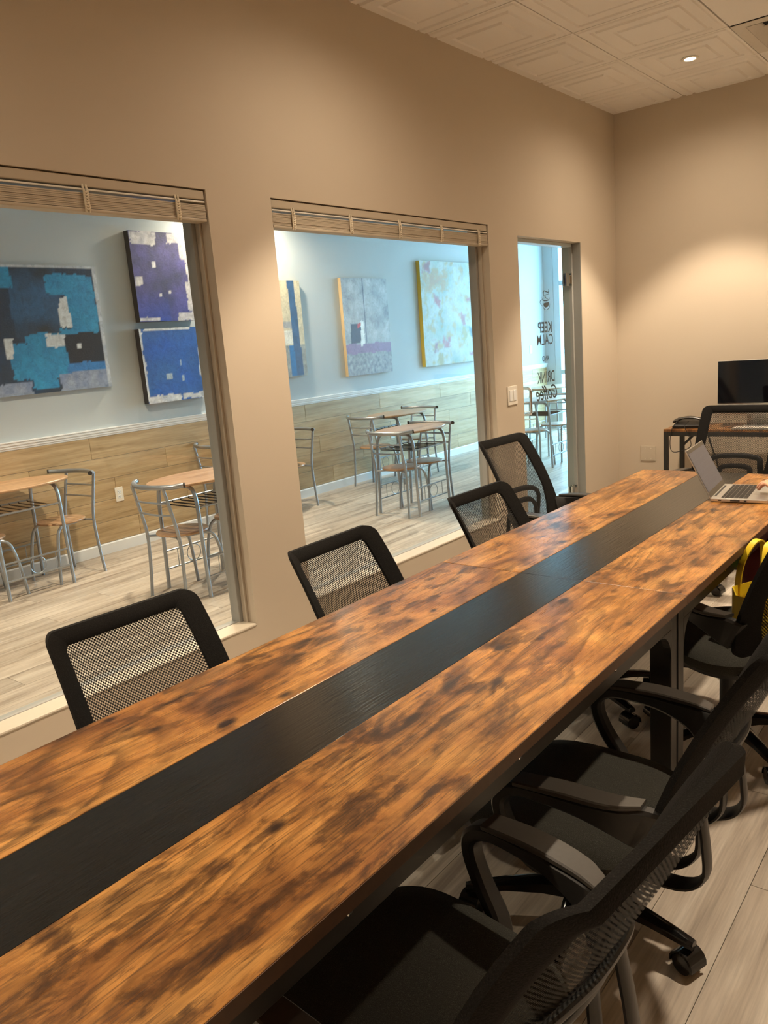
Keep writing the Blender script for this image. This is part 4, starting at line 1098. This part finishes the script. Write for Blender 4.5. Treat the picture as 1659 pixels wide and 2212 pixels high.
# ------------------------------------------------------------------ person at the laptop
def caps(bm_list, pts):
    """chain of (x,y,z,r): closed tapered tube with round ends"""
    P = [Vector(p[:3]) for p in pts]; rs = [p[3] for p in pts]
    d0 = (P[1] - P[0]).normalized(); d1 = (P[-1] - P[-2]).normalized()
    P = [P[0] - d0 * rs[0] * 0.8, P[0] - d0 * rs[0] * 0.45] + P + [P[-1] + d1 * rs[-1] * 0.45, P[-1] + d1 * rs[-1] * 0.8]
    rs = [rs[0] * 0.45, rs[0] * 0.85] + rs + [rs[-1] * 0.85, rs[-1] * 0.45]
    bm_list.tube(P, rs, 12)
def remeshed(name, mb, mat, voxel, parent, smooth=4):
    o = mb.build(name, mat, parent)
    md = o.modifiers.new('r', 'REMESH'); md.mode = 'VOXEL'; md.voxel_size = voxel; md.use_smooth_shade = True
    ms = o.modifiers.new('s', 'SMOOTH'); ms.iterations = smooth; ms.factor = 0.5
    dg = bpy.context.evaluated_depsgraph_get(); dg.update()
    me = bpy.data.meshes.new_from_object(o.evaluated_get(dg)); o.modifiers.clear(); old = o.data; o.data = me; bpy.data.meshes.remove(old)
    me.name = name; me.polygons.foreach_set('use_smooth', [True] * len(me.polygons))
    if not me.materials: me.materials.append(mat)
    return o
PX, PY = 2.13, 3.30
pe = thing('person', 'person in maroon seated at the right, left hand typing on the laptop', 'person', (PX, PY, 0), 0)
def L_(x, y, z, r): return (x - PX, y - PY, z, r)
b = MB()
caps(b, [L_(2.15, 3.30, 0.57, 0.13), L_(2.15, 3.30, 0.72, 0.12), L_(2.14, 3.30, 0.88, 0.13), L_(2.13, 3.30, 0.98, 0.10)])
caps(b, [L_(2.13, 3.14, 0.985, 0.055), L_(2.13, 3.46, 0.985, 0.055)])
caps(b, [L_(2.12, 3.30, 1.00, 0.055), L_(2.10, 3.30, 1.09, 0.048)])
caps(b, [L_(2.09, 3.30, 1.13, 0.072), L_(2.085, 3.30, 1.17, 0.083), L_(2.09, 3.30, 1.21, 0.080)])
caps(b, [L_(2.005, 3.30, 1.155, 0.012), L_(1.998, 3.30, 1.135, 0.014)])
for s in (-1, 1): caps(b, [L_(2.09, 3.30 + s * 0.082, 1.15, 0.012), L_(2.095, 3.30 + s * 0.084, 1.175, 0.014)])
for s in (-1, 1):
    caps(b, [L_(2.12, 3.30 + s * 0.09, 0.56, 0.085), L_(1.90, 3.30 + s * 0.10, 0.555, 0.072), L_(1.70, 3.30 + s * 0.10, 0.55, 0.056)])
    caps(b, [L_(1.69, 3.30 + s * 0.10, 0.54, 0.055), L_(1.74, 3.30 + s * 0.10, 0.33, 0.050), L_(1.78, 3.30 + s * 0.10, 0.10, 0.036)])
    caps(b, [L_(1.79, 3.30 + s * 0.10, 0.06, 0.036), L_(1.62, 3.30 + s * 0.10, 0.045, 0.030)])
# left arm and hand (nearer the camera), palm over the palm rest
caps(b, [L_(2.13, 3.13, 0.97, 0.052), L_(2.08, 3.09, 0.885, 0.046), L_(2.03, 3.07, 0.815, 0.041)])
caps(b, [L_(2.03, 3.07, 0.815, 0.041), L_(1.92, 3.14, 0.815, 0.036), L_(1.805, 3.215, 0.815, 0.027)])
caps(b, [L_(1.805, 3.215, 0.815, 0.026), L_(1.775, 3.235, 0.815, 0.027)])
for oy in (-0.026, -0.009, 0.009, 0.026): caps(b, [L_(1.785, 3.232 + oy * 0.5, 0.814, 0.017), L_(1.718, 3.280 + oy, 0.812, 0.0125)])
for oy, ln, dz in ((-0.028, 0.80, 0.0), (-0.009, 0.96, 0.002), (0.010, 1.0, 0.003), (0.029, 0.92, 0.002)):
    kx, ky, kz = 1.718, 3.278 + oy, 0.813
    ux, uy = -0.83, 0.55
    caps(b, [L_(kx, ky, kz, 0.0105), L_(kx + ux * 0.042 * ln, ky + uy * 0.042 * ln, kz + 0.008, 0.0088), L_(kx + ux * 0.068 * ln, ky + uy * 0.068 * ln, kz - 0.002, 0.0080), L_(kx + ux * 0.088 * ln, ky + uy * 0.088 * ln, kz - 0.020, 0.0072)])
caps(b, [L_(1.770, 3.268, 0.810, 0.014), L_(1.742, 3.322, 0.806, 0.0115), L_(1.712, 3.356, 0.800, 0.0098), L_(1.686, 3.376, 0.794, 0.0085)])
# right arm, hand resting at the far side of the keyboard
caps(b, [L_(2.13, 3.47, 0.97, 0.052), L_(2.09, 3.55, 0.885, 0.046), L_(2.04, 3.60, 0.815, 0.041)])
caps(b, [L_(2.04, 3.60, 0.815, 0.041), L_(1.93, 3.56, 0.81, 0.036), L_(1.835, 3.52, 0.805, 0.027)])
for oy in (-0.026, -0.009, 0.009, 0.026):
    caps(b, [L_(1.835, 3.52 + oy * 0.5, 0.803, 0.017), L_(1.762, 3.495 + oy, 0.800, 0.0125)])
    caps(b, [L_(1.762, 3.495 + oy, 0.800, 0.0105), L_(1.725, 3.485 + oy, 0.806, 0.0088), L_(1.702, 3.478 + oy, 0.798, 0.008), L_(1.690, 3.474 + oy, 0.782, 0.0072)])
caps(b, [L_(1.818, 3.492, 0.800, 0.014), L_(1.780, 3.448, 0.796, 0.0115), L_(1.748, 3.428, 0.790, 0.009)])
body = remeshed('body', b, MAT['skin'], 0.0042, pe, 3)
d = MB()
caps(d, [L_(2.15, 3.30, 0.56, 0.145), L_(2.15, 3.30, 0.72, 0.135), L_(2.14, 3.30, 0.88, 0.145), L_(2.13, 3.30, 0.97, 0.110)])
caps(d, [L_(2.13, 3.14, 0.985, 0.066), L_(2.13, 3.46, 0.985, 0.066)])
for s in (-1, 1):
    caps(d, [L_(2.12, 3.30 + s * 0.09, 0.565, 0.098), L_(1.90, 3.30 + s * 0.10, 0.560, 0.086), L_(1.66, 3.30 + s * 0.10, 0.552, 0.072)])
    caps(d, [L_(1.66, 3.30 + s * 0.10, 0.54, 0.070), L_(1.70, 3.30 + s * 0.10, 0.40, 0.068)])
caps(d, [L_(1.72, 3.22, 0.555, 0.07), L_(1.72, 3.38, 0.555, 0.07)]); caps(d, [L_(1.9, 3.22, 0.56, 0.08), L_(1.9, 3.38, 0.56, 0.08)])
caps(d, [L_(2.13, 3.13, 0.97, 0.064), L_(2.08, 3.09, 0.885, 0.058), L_(2.035, 3.07, 0.82, 0.052)])
caps(d, [L_(2.13, 3.47, 0.97, 0.064), L_(2.09, 3.55, 0.885, 0.058), L_(2.045, 3.60, 0.82, 0.052)])
remeshed('dress', d, MAT['maroon'], 0.010, pe, 3)
hh = MB()
caps(hh, [L_(2.115, 3.30, 1.12, 0.082), L_(2.105, 3.30, 1.18, 0.092), L_(2.10, 3.30, 1.225, 0.082)])
for s in (-1, 1): caps(hh, [L_(2.12, 3.30 + s * 0.065, 1.20, 0.045), L_(2.14, 3.30 + s * 0.075, 1.08, 0.042), L_(2.15, 3.30 + s * 0.08, 0.98, 0.03)])
remeshed('hair', hh, MAT['hair'], 0.010, pe, 2)
for s in (-1, 1):
    MB().lathe([(0.002, -0.0085), (0.007, -0.005), (0.0088, 0), (0.007, 0.005), (0.002, 0.0085)], 12, M=Matrix.Translation((2.012 - PX, s * 0.031, 1.172))).build('eye', MAT['gloss_black'], pe, True)
    MB().bbox(1.56 - PX, 1.83 - PX, s * 0.10 - 0.045, s * 0.10 + 0.045, 0.0, 0.07, 0.02).build('shoe', MAT['black_plastic'], pe, True)
MB().bbox(2.004 - PX, 2.012 - PX, -0.022, 0.022, 1.108, 1.118, 0.003).build('lips', MAT['red'], pe, True)
